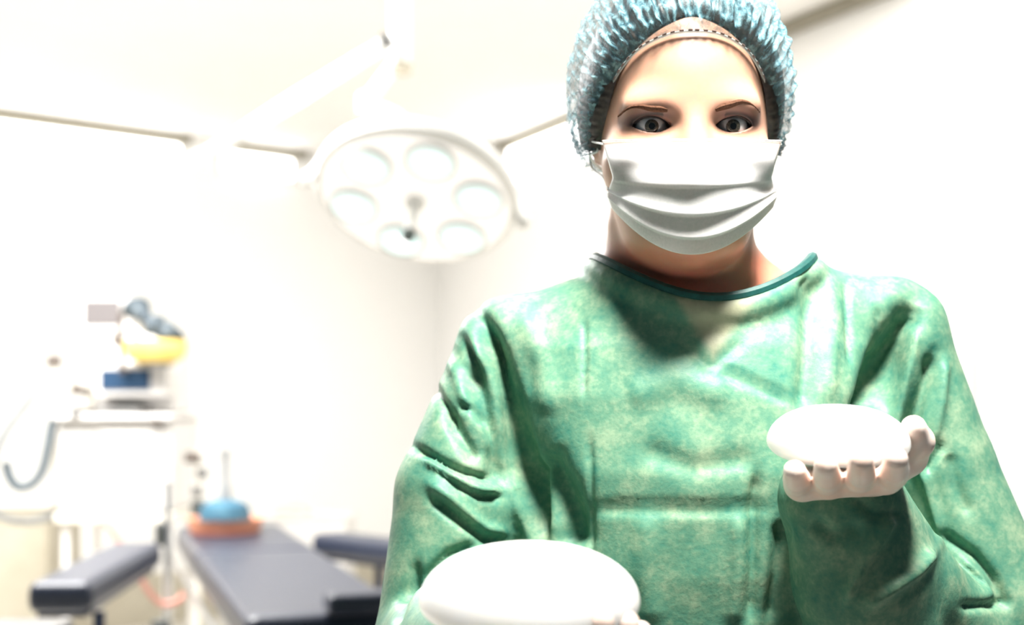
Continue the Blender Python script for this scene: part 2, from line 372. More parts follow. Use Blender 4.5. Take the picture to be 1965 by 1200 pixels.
mbox(190, 286, 709, 749, 0.010, 0.02, 0.004).build('blue_display', M['bluescreen'], vb)
mbox(190, 270, 783, 800, -0.02, 0.13, 0.006).build('grey_shelf', M['grey'], mt)
for (x, y, r, m) in [(156, 748, 0.024, 'brown'), (154, 791, 0.020, 'grey'), (306, 809, 0.018, 'brown')]:
    a = mp(x, y, -0.08)
    MB().lathe(a, (0, 1, 0), [(0.004, 0), (r*0.8, 0.003), (r, 0.012), (r, 0.04), (r*0.7, 0.05), (r*0.7, 0.24)], 18).build('knob', M[m], mt)
mbox(145, 165, 705, 785, 0.08, 0.15, 0.006).build('gauge_panel', M['cream'], mt)
# vertical pole and hose holder
pa = mp(96, 690, 0.05); MB().tube([(pa[0], pa[1], 0.9), (pa[0], pa[1], pa[2])], 0.014, 12).tube([(pa[0], pa[1], 0.92), (mp(125, 0)[0], pa[1], 0.92)], 0.012, 10).build('hose_pole', M['cream'], mt)
MB().lathe(pa-np.array([0, 0, 0.03]), up, [(0.012, 0), (0.03, 0.005), (0.034, 0.03), (0.022, 0.05), (0.004, 0.055)], 16).build('pole_cap', M['brown'], mt)
a = mp(100, 740, 0.05); MB().box(a[0]-0.02, a[0]+0.06, a[1]-0.03, a[1]+0.03, a[2]-0.015, a[2]+0.015, 0.006).build('bracket', M['cream'], mt)

def corr_hose(name, pts, r, m, label, cat='hose'):
    c = curve(pts, 120); rad = [r*(1+0.10*math.cos(i*2.1)) for i in range(len(c))]
    lo = min(c, key=lambda p: p[2])
    return tag(MB().tube(c, rad, 12).build(name, M[m], None, tuple(lo)), label, cat, 'breathing hoses of the anaesthesia machine')
corr_hose('breathing_hose', [mp(100, 742, 0.0), mp(75, 752, -0.03), mp(50, 785, -0.04), mp(22, 825, -0.05), mp(2, 870, -0.05), mp(-14, 925, -0.04), mp(-10, 985, 0.0), mp(40, 1005, 0.1), mp(112, 985, 0.12)], 0.017, 'hosepale', 'pale corrugated hose looping out past the left frame edge')
corr_hose('breathing_hose', [mp(108, 800, 0.0), mp(101, 822, -0.02), mp(96, 860, -0.03), mp(86, 902, -0.03), mp(66, 928, -0.03), mp(38, 934, -0.02), mp(18, 915, 0.0), mp(6, 890, 0.03)], 0.020, 'hose', 'blue-grey corrugated hose hanging in a loop beside the machine')
# screen on top
sc = thing('monitor', tuple(mp(172, 640, 0.25)), 'small white monitor with grey screen on the machine', 'monitor')
mbox(122, 222, 556, 632, 0.18, 0.25, 0.012).build('casing', M['white'], sc)
mbox(135, 208, 570, 620, 0.172, 0.18, 0.003).build('screen', M['greyscreen'], sc)
mbox(160, 184, 630, 640, 0.19, 0.29, 0.003).build('stand', M['white'], sc)
# yellow basket on a brown arm, dark bag in it
yc = mp(306, 690, -0.06)
yb = thing('basket', tuple(yc), 'yellow rounded basket on a brown arm above the blue display', 'basket')
yr = 60*u
yo = MB().lathe(yc-up*0.02, up, [(0.02, 0.0), (yr*0.55, 0.0), (yr*0.86, 0.025), (yr*0.98, 0.06), (yr*0.97, 0.095), (yr*0.93, 0.095), (yr*0.93, 0.06), (yr*0.80, 0.03), (0.02, 0.012)], 36).build('bowl', M['yellow'], yb)
MB().lathe(yc-up*0.032, up, [(0.02, 0.0), (yr*0.42, 0.0), (yr*0.60, 0.012), (0.02, 0.013)], 36).build('underside', M['hosepale'], yb)
q = mp(240, 600, -0.05); q2 = mp(240, 712, -0.05)
MB().tube([(q2[0], q2[1], q2[2]-0.01), (q[0], q[1], q[2]+0.0)], 0.012, 12).tube([q2, q2+np.array([0.0, 0.2, -0.0])], 0.012, 10).build('arm', M['brown'], yb)
MB().tube([q, mp(252, 594, -0.05), mp(270, 612, -0.05), mp(285, 640, -0.05)], 0.009, 10).build('rim_rod', M['cream'], yb)
kc = mp(233, 655, -0.06); MB().box(kc[0]-0.02, kc[0]+0.02, kc[1]-0.03, kc[1]+0.03, kc[2]-0.02, kc[2]+0.02, 0.008).build('clamp', M['brown'], yb)
# dark bag: lumpy diagonal roll
bp = [mp(266, 590, -0.06), mp(282, 603, -0.09), mp(302, 620, -0.10), mp(325, 637, -0.09), mp(356, 644, -0.06)]
cc = curve(bp, 28); rr = [0.044+0.010*math.sin(i*0.9)+0.012*math.sin(i*0.37+1) for i in range(len(cc))]; rr[0] = rr[-1] = 0.014; rr[1] = rr[-2] = 0.028
dk = thing('breathing_bag', tuple(yc+up*0.05), 'dark slate bag slumped over the yellow basket', 'bag')
MB().tube(cc, rr, 16, flat=0.8).build('pouch', M['slate'], dk)
MB().tube([cc[-1], cc[-1]+np.array([0.0, 0.02, -0.05]), yc+np.array([0.07, 0, 0.03])], [0.014, 0.016, 0.012], 10).build('neck', M['slate'], dk)
wb = [mp(262, 632, -0.12), mp(285, 648, -0.14), mp(305, 660, -0.14), mp(322, 668, -0.13)]
wc = thing('cloth', tuple(yc+up*0.045), 'white folded cloth between the dark bag and the basket', 'cloth')
MB().tube(curve(wb, 16), [0.012]+[0.030]*2+[0.026]*12+[0.008], 12, flat=0.6).build('roll', M['white'], wc) if False else MB().tube(curve(wb, 18), 0.026, 12, flat=0.6).build('roll', M['white'], wc)
# red strap below the machine
st = curve([mp(205, 998, -0.05), mp(216, 1008, -0.06), mp(232, 1030, -0.06), mp(246, 1062, -0.05), mp(250, 1120, -0.02)], 24)
tag(MB().tube(st, 0.012, 8).build('gas_hose', M['redhose'], None, tuple(st[-1])), 'short reddish hose hanging below the machine cabinet', 'hose')

# steel trolley at the lower left and a pale trolley with a peach cloth at the far wall
tz = 0.815; ty = 3.0
x1 = W(88, 1185, ty)[0]
tt = thing('trolley', (x1-0.25, ty, 0), 'low grey trolley just showing at the bottom left', 'trolley')
MB().box(x1-0.5, x1, ty-0.2, ty+0.2, tz-0.03, tz, 0.012).build('top', M['grey'], tt)
for sx in (x1-0.47, x1-0.03):
    for sy in (ty-0.17, ty+0.17):
        MB().tube([(sx, sy, tz-0.03), (sx, sy, 0.06)], 0.012, 10).build('leg', M['steel'], tt)
        MB().lathe((sx-0.012, sy, 0.03), (1, 0, 0), [(0.01, 0), (0.03, 0.003), (0.03, 0.021), (0.01, 0.024)], 14).build('wheel', M['dark'], tt)
MB().box(x1-0.48, x1-0.02, ty-0.18, ty+0.18, 0.30, 0.315, 0.004).build('shelf', M['steel'], tt)
fy = 7.6; fp = W(555, 985, fy)
ft = thing('side_cabinet', (fp[0], fy, 0), 'white low cabinet against the far wall behind the table', 'cabinet')
MB().box(fp[0]-0.35, fp[0]+0.35, fy-0.2, fy+0.2, 0.06, fp[2]-0.02, 0.01).build('carcass', M['white'], ft)
MB().box(fp[0]-0.37, fp[0]+0.37, fy-0.22, fy+0.2, fp[2]-0.02, fp[2], 0.006).build('top', M['white'], ft)
MB().box(fp[0]-0.33, fp[0]+0.33, fy-0.17, fy+0.17, 0.0, 0.06, 0.004).build('plinth', M['beige'], ft)
for sg in (-1, 1):
    d_ = MB().box(fp[0]+sg*0.172-0.168, fp[0]+sg*0.172+0.168, fy-0.216, fy-0.2, 0.08, fp[2]-0.03, 0.005).build('door', M['white'], ft)
    MB().box(fp[0]+sg*0.03-0.006, fp[0]+sg*0.03+0.006, fy-0.235, fy-0.216, 0.42, 0.54, 0.004).build('handle', M['steel'], d_)
cl = MB()
gx, gy = np.meshgrid(np.linspace(-1, 1, 14), np.linspace(-1, 1, 8), indexing='ij')
top_ = [(fp[0]+0.03+a*0.10, fy-0.05+b*0.07, fp[2]+0.002+0.035*(1-a**4)*(1-b**4)*(1+0.25*math.sin(4*a+2*b))) for a, b in zip(gx.ravel(), gy.ravel())]
bot_ = [(p[0], p[1], fp[2]+0.001) for p in top_]
fc = []
for i in range(13):
    for j in range(7):
        k = i*8+j; fc.append((k, k+8, k+9, k+1)); fc.append((k+112, k+113, k+121, k+120))
cl.add(top_+bot_, fc)
tag(cl.build('folded_cloth', M['peach'], None, (fp[0]+0.03, fy-0.05, fp[2])), 'pale peach folded cloth on the far white cabinet', 'cloth')
# beige cupboard at far left
ly = 6.4; lx = W(128, 960, ly)[0]; lz = zpx(958, ly)
lc = thing('storage_cupboard', (lx-0.4, ly, 0), 'low beige cupboard at the far left behind the hoses', 'cupboard')
MB().box(lx-0.8, lx, ly-0.22, ly+0.22, 0.05, lz-0.025, 0.008).build('carcass', M['beige'], lc)
MB().box(lx-0.82, lx+0.015, ly-0.24, ly+0.22, lz-0.025, lz, 0.006).build('top', M['cream'], lc)
MB().box(lx-0.78, lx-0.02, ly-0.19, ly+0.2, 0.0, 0.05, 0.004).build('plinth', M['grey'], lc)
for k in range(2):
    d_ = MB().box(lx-0.79+k*0.395, lx-0.405+k*0.395, ly-0.238, ly-0.22, 0.07, lz-0.04, 0.005).build('door', M['beige'], lc)
    MB().box(lx-0.43+k*0.06, lx-0.418+k*0.06, ly-0.256, ly-0.238, 0.34, 0.46, 0.004).build('handle', M['steel'], d_)
#PERSON
# ------------------------------------------------------------------ implicit-surface tools for the figure
def surface_nets(Fv, xs, ys, zs):
    S = Fv < 0
    nx, ny, nz = Fv.shape
    cnt = np.zeros((nx-1, ny-1, nz-1), np.int8)
    for a in (0, 1):
        for b in (0, 1):
            for c in (0, 1): cnt += S[a:nx-1+a, b:ny-1+b, c:nz-1+c]
    act = (cnt > 0) & (cnt < 8)
    ci = np.argwhere(act); idx = -np.ones(act.shape, np.int64); idx[act] = np.arange(len(ci))
    acc = np.zeros((len(ci), 3)); num = np.zeros(len(ci))
    cor = [(a, b, c) for a in (0, 1) for b in (0, 1) for c in (0, 1)]
    for i, p in enumerate(cor):
        for ax in range(3):
            if p[ax]: continue
            q = list(p); q[ax] = 1
            ip = ci+np.array(p); iq = ci+np.array(q)
            f0 = Fv[ip[:, 0], ip[:, 1], ip[:, 2]]; f1 = Fv[iq[:, 0], iq[:, 1], iq[:, 2]]
            m = (f0 < 0) != (f1 < 0)
            t = np.where(m, f0/np.where(np.abs(f0-f1) < 1e-12, 1, f0-f1), 0)
            p0 = np.stack([xs[ip[:, 0]], ys[ip[:, 1]], zs[ip[:, 2]]], 1); p1 = np.stack([xs[iq[:, 0]], ys[iq[:, 1]], zs[iq[:, 2]]], 1)
            acc += np.where(m[:, None], p0+(p1-p0)*t[:, None], 0); num += m
    V = acc/num[:, None]
    Q = []
    for ax in range(3):
        o1, o2 = [(1, 2), (2, 0), (0, 1)][ax]
        sl0 = [slice(None)]*3; sl1 = [slice(None)]*3
        sl0[ax] = slice(0, -1); sl1[ax] = slice(1, None)
        ch = S[tuple(sl0)] != S[tuple(sl1)]
        e = np.argwhere(ch)
        e = e[(e[:, o1] > 0) & (e[:, o2] > 0) & (e[:, o1] < Fv.shape[o1]-1) & (e[:, o2] < Fv.shape[o2]-1)]
        ins = S[e[:, 0], e[:, 1], e[:, 2]]
        d1 = np.zeros(3, int); d1[o1] = 1; d2 = np.zeros(3, int); d2[o2] = 1
        c = [e-d1-d2, e-d2, e, e-d1]
        q = np.stack([idx[k[:, 0], k[:, 1], k[:, 2]] for k in c], 1)
        q[~ins] = q[~ins][:, ::-1]
        Q.append(q)
    return V, np.vstack(Q)
def axis(segs):
    """[(start, end, step), ...] joined into one increasing coordinate list"""
    out = []
    for a, b, s in segs: out.append(np.linspace(a, b, max(2, int(round((b-a)/s))+1))[:-1])
    return np.concatenate(out+[[segs[-1][1]]])
def smin(a, b, k):
    h = np.clip(0.5+0.5*(b-a)/k, 0, 1); return b+(a-b)*h-k*h*(1-h)
def smax(a, b, k): return -smin(-a, -b, k)
class Field:
    def __init__(s, xs, ys, zs):
        s.ax = [xs.astype(np.float32), ys.astype(np.float32), zs.astype(np.float32)]
        s.F = np.full((len(xs), len(ys), len(zs)), 1.0, np.float32)
    def region(s, lo, hi):
        sl = []
        for a, l, h in zip(s.ax, lo, hi):
            i0 = max(0, np.searchsorted(a, l)-1); i1 = min(len(a), np.searchsorted(a, h)+1); sl.append(slice(i0, max(i1, i0)))
        g = [s.ax[0][sl[0]][:, None, None], s.ax[1][sl[1]][None, :, None], s.ax[2][sl[2]][None, None, :]]
        return tuple(sl), g
    def put(s, fn, lo, hi, k=0.0, op='add'):
        sl, g = s.region(lo, hi)
        if min(x.stop-x.start for x in sl) <= 0: return
        d = fn(*g); f = s.F[sl]
        if op == 'add': s.F[sl] = smin(f, d, k) if k > 0 else np.minimum(f, d)
        else: s.F[sl] = smax(f, -d, k) if k > 0 else np.maximum(f, -d)
    def ell(s, c, r, k=0.0, op='add', m=0.05):
        c = np.array(c); r = np.array(r)
        def fn(x, y, z):
            X, Y, Z = (x-c[0]), (y-c[1]), (z-c[2])
            k0 = np.sqrt((X/r[0])**2+(Y/r[1])**2+(Z/r[2])**2); k1 = np.sqrt((X/r[0]**2)**2+(Y/r[1]**2)**2+(Z/r[2]**2)**2)
            return k0*(k0-1)/(k1+1e-9)
        s.put(fn, c-r-m, c+r+m, k, op)
    def cap(s, a, b, ra, rb, k=0.0, op='add', m=0.05):
        a = np.array(a, float); b = np.array(b, float); ab = b-a; L = float(ab@ab)
        def fn(x, y, z):
            h = np.clip(((x-a[0])*ab[0]+(y-a[1])*ab[1]+(z-a[2])*ab[2])/L, 0, 1)
            return np.sqrt((x-a[0]-ab[0]*h)**2+(y-a[1]-ab[1]*h)**2+(z-a[2]-ab[2]*h)**2)-(ra+(rb-ra)*h)
        R = max(ra, rb)+m; s.put(fn, np.minimum(a, b)-R, np.maximum(a, b)+R, k, op)
    def chain(s, pts, rads, k=0.0, k2=0.0, m=0.05):
        for i in range(len(pts)-1): s.cap(pts[i], pts[i+1], rads[i], rads[i+1], k if i == 0 else k2, m=m)
    def mesh(s): return surface_nets(s.F, *[a.astype(np.float64) for a in s.ax])
def vnormals(V, Q):
    n = np.cross(V[Q[:, 2]]-V[Q[:, 0]], V[Q[:, 3]]-V[Q[:, 1]]); N = np.zeros_like(V)
    for j in range(4): np.add.at(N, Q[:, j], n)
    return N/(np.linalg.norm(N, axis=1, keepdims=True)+1e-12)
def relax(V, Q, n, w=0.5):
    for _ in range(n):
        S = np.zeros_like(V); c = np.zeros(len(V))
        for j in range(4):
            a, b = Q[:, j], Q[:, (j+1) % 4]
            np.add.at(S, a, V[b]); np.add.at(S, b, V[a]); np.add.at(c, a, 1); np.add.at(c, b, 1)
        V = V*(1-w)+w*S/c[:, None]
    return V

# ------------------------------------------------------------------ the surgeon: joints
E0 = np.array([0.1395, 1.045, 1.5486])                  # between the eyes
XC = 0.157                                              # middle of the trunk
SA, EA, WA = np.array([-0.026, 1.15, 1.362]), np.array([-0.058, 1.115, 1.135]), np.array([-0.022, 0.895, 1.168])
SB, EB, WB = np.array([0.348, 1.15, 1.370]), np.array([0.352, 1.10, 1.130]), np.array([0.240, 0.995, 1.264])
person = thing('person', (XC, 1.15, 0), 'surgeon in green gown, white face mask and blue cap holding two implants', 'person')

# body: one continuous surface
xs = axis([(-0.16, E0[0]-0.085, 0.008), (E0[0]-0.085, E0[0]-0.055, 0.0028), (E0[0]-0.055, E0[0]-0.010, 0.00125), (E0[0]-0.010, E0[0]+0.010, 0.0022), (E0[0]+0.010, E0[0]+0.055, 0.00125), (E0[0]+0.055, E0[0]+0.085, 0.0028), (E0[0]+0.085, 0.50, 0.008)])
ys = axis([(0.86, 1.005, 0.009), (1.005, 1.03, 0.0025), (1.03, 1.065, 0.00125), (1.065, 1.13, 0.004), (1.13, 1.34, 0.009)])
zs = axis([(-0.02, 0.12, 0.008), (0.12, 1.10, 0.02), (1.10, 1.36, 0.008), (1.36, 1.525, 0.003), (1.525, 1.575, 0.00125), (1.575, 1.70, 0.003)])
B_ = Field(xs, ys, zs)
def hl(x, y, z): return E0+np.array([x, y, z])
B_.ell(hl(0, 0.082, 0.030), (0.0715, 0.098, 0.098), m=0.08)
B_.ell(hl(0, 0.047, -0.035), (0.060, 0.058, 0.070), 0.03)
for s in (-1, 1):
    B_.ell(hl(s*0.044, 0.024, -0.026), (0.021, 0.022, 0.018), 0.02)
    B_.ell(hl(s*0.030, 0.004, 0.0165), (0.020, 0.010, 0.008), 0.018)
    B_.ell(hl(s*0.066, 0.100, 0.004), (0.007, 0.013, 0.017), 0.006)
B_.ell(hl(0, 0.036, -0.078), (0.043, 0.048, 0.028), 0.025)
B_.ell(hl(0, 0.006, -0.090), (0.020, 0.017, 0.015), 0.015)
B_.cap(hl(0, 0.0, 0.012), hl(0, -0.022, -0.032), 0.007, 0.011, 0.010)
for s in (-1, 1): B_.ell(hl(s*0.011, -0.012, -0.037), (0.008, 0.010, 0.007), 0.006)
B_.ell(hl(0, -0.006, -0.060), (0.021, 0.008, 0.005), 0.005); B_.ell(hl(0, -0.004, -0.068), (0.017, 0.008, 0.005), 0.005)
EYE = {s: hl(s*0.0315, 0.0108, 0.0) for s in (-1, 1)}
for s in (-1, 1):
    B_.ell(hl(s*0.0325, -0.016, -0.002), (0.0190, 0.0128, 0.0115), 0.010, 'sub')
    B_.ell(EYE[s], (0.0150, 0.0140, 0.0142), 0.004)
    e = EYE[s]
    def opening(x, y, z, e=e, s=s):
        X = (x-e[0])*s; Z = z-e[2]+0.0003-0.055*X
        w = np.clip(1-np.abs(X/0.0150)**2.0, 0, 1)
        d = np.maximum(Z-0.0070*w**0.72, -0.0052*w**0.9-Z)
        d = np.maximum(d, np.abs(X)-0.0150)
        return np.maximum(d, (y-e[1]+0.002))
    B_.put(opening, e-np.array([0.02, 0.03, 0.012]), e+np.array([0.02, 0.004, 0.012]), 0.0010, 'sub')
# neck, shoulders, trunk, arms, legs
B_.cap(hl(0.002, 0.088, -0.05), hl(0.008, 0.100, -0.155), 0.048, 0.053, 0.02)
for s in (-1, 1):
    B_.cap(hl(s*0.047, 0.080, -0.065), hl(s*0.012+0.004, 0.052, -0.160), 0.010, 0.011, 0.014)
    B_.cap(hl(s*0.030, 0.105, -0.105), hl(s*0.120+0.012, 0.110, -0.165), 0.036, 0.030, 0.030)
B_.cap((XC-0.06, 1.125, 1.378), (XC+0.06, 1.125, 1.378), 0.034, 0.034, 0.04)
B_.ell((XC, 1.155, 1.26), (0.110, 0.066, 0.160), 0.05)
B_.ell((XC, 1.155, 1.02), (0.125, 0.080, 0.150), 0.06)
B_.ell((XC, 1.160, 0.88), (0.145, 0.090, 0.110), 0.06)
dy_ = np.array([0, 0.030, 0])
B_.chain([(XC-0.08, 1.17, 1.366), SA+dy_, EA+dy_, WA], [0.020, 0.018, 0.022, 0.020], 0.02, 0.01)
B_.chain([(XC+0.08, 1.17, 1.370), SB+dy_, (0.395, 1.150, 1.160), EB*0.55+WB*0.45, WB], [0.020, 0.018, 0.022, 0.022, 0.020], 0.02, 0.01)
for s in (-1, 1):
    B_.chain([(XC+s*0.075, 1.16, 0.85), (XC+s*0.085, 1.15, 0.47), (XC+s*0.09, 1.17, 0.09)], [0.075, 0.048, 0.033], 0.04, 0.02)
    B_.chain([(XC+s*0.09, 1.185, 0.045), (XC+s*0.10, 1.02, 0.032)], [0.036, 0.026], 0.02)
bv, bq = B_.mesh(); bv[:, 2] = np.maximum(bv[:, 2], 0.005)
body = None
# skin colour with the eye make-up and neck fill light painted as pigment per vertex
col = np.tile(np.array([0.54, 0.31, 0.215]), (len(bv), 1))
def mixc(w, c):
    global col
    w = np.clip(w, 0, 1)[:, None]; col = col*(1-w)+np.array(c)*w
for s in (-1, 1):
    d = bv-EYE[s]; X = d[:, 0]*s; Zr = d[:, 2]; fr = d[:, 1] < 0.012
    lid = np.exp(-((X-0.001)/0.0175)**4-((Zr-0.0065)/0.0075)**2)*fr
    mixc(0.62*lid, (0.17, 0.065, 0.08))
    wing = np.exp(-((X-0.0165)/0.0085)**2-((Zr-0.0045)/0.0048)**2)*fr
    mixc(0.85*wing, (0.05, 0.022, 0.025))
    dd = (X/0.0165)**2+(Zr/np.where(Zr > 0, 0.0082, 0.0062))**2
    mixc(0.92*np.exp(-((np.sqrt(dd)-0.95)/0.20)**2)*fr*np.where(X < -0.008, 0.35, 1.0)*np.where(Zr > 0, 1.0, 0.65), (0.016, 0.010, 0.011))
nk = np.clip((E0[2]-0.080-bv[:, 2])/0.016, 0, 1)*(bv[:, 2] > 1.2)
mixc(0.9*nk, (0.72, 0.27, 0.18))  # reddish fill light under the chin, put into the neck colour
skin = mat('skin', (0.8, 0.56, 0.42), 0.42, 0.4)
at = nd(skin, 'ShaderNodeAttribute', attribute_name='pigment_and_fill')
nz = noise(skin, 260, 2); mx = nd(skin, 'ShaderNodeMix', data_type='RGBA', blend_type='MULTIPLY'); mx.inputs[0].default_value = 0.12
lk(skin, at.outputs['Color'], mx.inputs[6]); lk(skin, nz.outputs['Color'], mx.inputs[7]); lk(skin, mx.outputs[2], P(skin).inputs['Base Color'])
P(skin).inputs['Subsurface Weight'].default_value = 0.25; P(skin).inputs['Subsurface Radius'].default_value = (0.012, 0.005, 0.003); P(skin).inputs['Subsurface Scale'].default_value = 0.5
body = meshobj('body', bv, bq.tolist(), skin, person)
ca = body.data.color_attributes.new('pigment_and_fill', 'FLOAT_COLOR', 'POINT')
ca.data.foreach_set('color', np.hstack([col, np.ones((len(col), 1))]).ravel())

# eyes
sclera = speckled('sclera', (0.92, 0.88, 0.87), (0.95, 0.92, 0.91), 300, 0.12, 0.0)
irism = mat('iris', (0.05, 0.045, 0.035), 0.1, 0.8)
irn = noise(irism, 900, 2); irr = ramp(irism, irn.outputs['Fac'], [(0.3, (0.035, 0.032, 0.026)), (0.75, (0.13, 0.115, 0.085))]); lk(irism, irr.outputs[0], P(irism).inputs['Base Color'])
pupm = mat('pupil', (0.004, 0.004, 0.004), 0.05, 0.9)
browm = speckled('brow_hair', (0.07, 0.034, 0.022), (0.14, 0.07, 0.045), 700, 0.95, 0.2, spec=0.05)
lashm = speckled('lash', (0.006, 0.005, 0.005), (0.012, 0.010, 0.010), 500, 0.6, 0.1)
for s in (-1, 1):
    e = EYE[s]; r = 0.0125
    g = (np.array([0.0, 0.0, ZC])-e); g /= np.linalg.norm(g); g = g*0.35+np.array([0, -1, -0.02]); g /= np.linalg.norm(g)
    prof = [(r*math.sin(t), -r*math.cos(t)) for t in np.linspace(0.02, PI-0.02, 20)]
    eb = MB().lathe(e, g, prof, 28).build('eye', sclera, body)
    MB().lathe(e+g*0.0113, g, [(0.0054, -0.001), (0.0054, 0.0004), (0.0050, 0.0010), (0.0024, 0.0017)], 24).build('iris', irism, eb)
    MB().lathe(e+g*0.0113, g, [(0.0025, 0.0010), (0.0025, 0.00185), (0.0013, 0.0022), (0.0001, 0.0023)], 20).build('pupil', pupm, eb)
    # upper lash line following the lid
    ls = []
    for X in np.linspace(-0.0135, 0.0190, 26):
        w = max(0, 1-abs(min(X, 0.0149)/0.0150)**2.0); Z = 0.0070*w**0.72-0.0003+0.055*X+max(0, X-0.015)*0.2
        yy = -math.sqrt(max(0.0142**2-X*X*0.9-Z*Z, 1e-7))*1.0
        ls.append(e+np.array([X*s, yy-0.0006 if X < 0.0145 else max(yy, -0.0075)-0.0012, Z]))
    MB().tube(ls, [0.0003+0.0010*min(1, (i+1)/10)*(1 if i < 22 else (26-i)/5) for i in range(26)], 8, flat=0.8).build('eyelashes', lashm, body)
# eyebrows: flat tapered tubes laid on the brow (image left, image right)
from mathutils.bvhtree import BVHTree
bvh = BVHTree.FromPolygons(bv.tolist(), bq.tolist())
def on_skin(x, z, off=0.0004, bv_=None):
    h = (bv_ or bvh).ray_cast(Vector((x, 0.8, z)), Vector((0, 1, 0)))
    return np.array(h[0])-np.array([0, off, 0]) if h[0] is not None else None
def px_x(px, Y): return (px-CX)/F*Y
for pts in ([(1281, 212), (1268, 209), (1250, 207), (1230, 203), (1212, 203), (1192, 210)], [(1370, 213), (1383, 207), (1400, 202), (1420, 196), (1440, 198), (1462, 209)]):
    c = curve([(px_x(a, 1.037), 0, ZC+(HY-b)/F*1.037) for a, b in pts], 26)
    q = [on_skin(p[0], p[2], -0.0013) for p in c]; q = [p for p in q if p is not None]
    nq = len(q); rad = [0.0034*(0.55+0.45*math.sin(min(1, i/9)*PI/2))*(1-0.80*(i/nq)**1.6) for i in range(nq)]
    MB().tube(q, rad, 8, flat=1.0).build('eyebrow', browm, body)

# ------------------------------------------------------------------ hair and cap
CAPC = hl(0, 0.080, 0.032)
half = [(0.0, 0.0695), (0.020, 0.068), (0.040, 0.0605), (0.053, 0.049), (0.062, 0.034), (0.0675, 0.016), (0.0695, -0.001), (0.0700, -0.009)]
def skull_y(x, z, grow=1.02):
    t = 1-(x/(0.0715*grow))**2-((z-0.030)/(0.098*grow))**2
    return 0.082-0.098*grow*math.sqrt(max(t, 0.0))
def ring_pts(dx=0.0, dz=0.0, grow=1.03, bz=0.0):
    front = [(x-dx*x/0.07, skull_y(x-dx*x/0.07, z+dz*(1-abs(x)/0.075), grow), z+dz*(1-abs(x)/0.075)) for x, z in half]
    front[-2] = (front[-2][0], min(front[-2][1], 0.058), front[-2][2]); front[-1] = (front[-1][0], 0.058, front[-1][2])
    side = front+[(0.074, 0.085, -0.008+bz), (0.067, 0.120, -0.010+bz), (0.045, 0.155, -0.016+bz), (0.0, 0.170, -0.020+bz)]
    left = [(-x, y, z) for x, y, z in side[::-1][1:-1]]
    p = np.array(side+left); n = len(p)
    pp = np.vstack([p[-1], p, p[0], p[1]]); out = []
    for i in range(n):
        a, b, c, d = pp[i:i+4]
        for t in np.linspace(0, 1, 24, endpoint=False):
            out.append(0.5*((2*b)+(-a+c)*t+(2*a-5*b+4*c-d)*t*t+(-a+3*b-3*c+d)*t**3))
    return np.array(out)
def dome(ring, ell_c, ell_r, v_rows, puff, pleat, thick=0.0):
    """surface from an opening ring over the head to a pole at the back"""
    C0 = np.array([0, 0.080, 0.035]); n = len(ring); pole = np.array([0, 0.16, 0.085]); pole = pole/np.linalg.norm(pole)
    V = []
    uu = np.linspace(0, 2*PI, n, endpoint=False)
    ph = np.cumsum(rng.uniform(0.5, 1.5, n)); ph = ph/ph[-1]*2*PI
    d0 = ring-C0; r0 = np.linalg.norm(d0, axis=1); d0 = d0/r0[:, None]
    for v in v_rows:
        d = d0*(1-v)+pole*v+0; d /= np.linalg.norm(d, axis=1, keepdims=True)
        # distance to the puffed ellipsoid along d from C0
        o = (C0-np.array(ell_c))/np.array(ell_r); dd = d/np.array(ell_r)
        a = (dd**2).sum(1); b = (dd*o).sum(1); c = (o**2).sum()-1
        re = (-b+np.sqrt(np.maximum(b*b-a*c, 0)))/a
        w = 1-math.exp(-v/puff)
        r = r0*(1-w)+re*w
        env = min(1, v/0.05)*math.exp(-v*1.2)
        r = r*(1+pleat*env*(np.sin(ph*58+3*np.sin(v*9))*0.5+np.sin(ph*97+v*14)*0.40+0.5*np.sin(ph*19+v*22)*np.sin(v*40)))
        V.append(C0+d*r[:, None])
    V = np.array(V); m = len(v_rows); V = V.reshape(-1, 3)+E0
    Fc = [(i*n+j, i*n+(j+1) % n, (i+1)*n+(j+1) % n, (i+1)*n+j) for i in range(m-1) for j in range(n)]
    k = len(V); V = np.vstack([V, V[-n:].mean(0)]); Fc += [((m-1)*n+j, (m-1)*n+(j+1) % n, k) for j in range(n)]
    return V, Fc
hairm = mat('hair', (0.03, 0.022, 0.018), 0.45, 0.5)
hn = noise(hairm, 220, 3); hr = ramp(hairm, hn.outputs['Fac'], [(0.3, (0.012, 0.010, 0.010)), (0.7, (0.05, 0.036, 0.028))]); lk(hairm, hr.outputs[0], P(hairm).inputs['Base Color']); bump(hairm, hn.outputs['Fac'], 0.5, 0.001)
hv, hf = dome(ring_pts(0.0045, 0.016, 1.016, 0.014), (0, 0.084, 0.032), (0.0855, 0.110, 0.108), np.linspace(0, 0.98, 30), 0.10, 0.006)
meshobj('hair', hv, hf, hairm, person)
capm = mat('cap_nonwoven', (0.55, 0.80, 0.84), 0.65, 0.3)
tc = nd(capm, 'ShaderNodeTexCoord'); mp_ = nd(capm, 'ShaderNodeMapping'); mp_.inputs['Scale'].default_value = (1.0, 1.0, 0.45); lk(capm, tc.outputs['Object'], mp_.inputs[0])
cn = noise(capm, 200, 3, 0.6, mp_.outputs[0])
cr = ramp(capm, cn.outputs['Fac'], [(0.36, (0.035, 0.18, 0.25)), (0.72, (0.32, 0.56, 0.61))]); lk(capm, cr.outputs[0], P(capm).inputs['Base Color'])
al = ramp(capm, cn.outputs['Fac'], [(0.36, (0.22, 0.22, 0.22)), (0.70, (0.74, 0.74, 0.74))]); lk(capm, al.outputs[0], P(capm).inputs['Alpha'])
bump(capm, cn.outputs['Fac'], 0.6, 0.003)
ring = ring_pts(0, 0, 1.035)
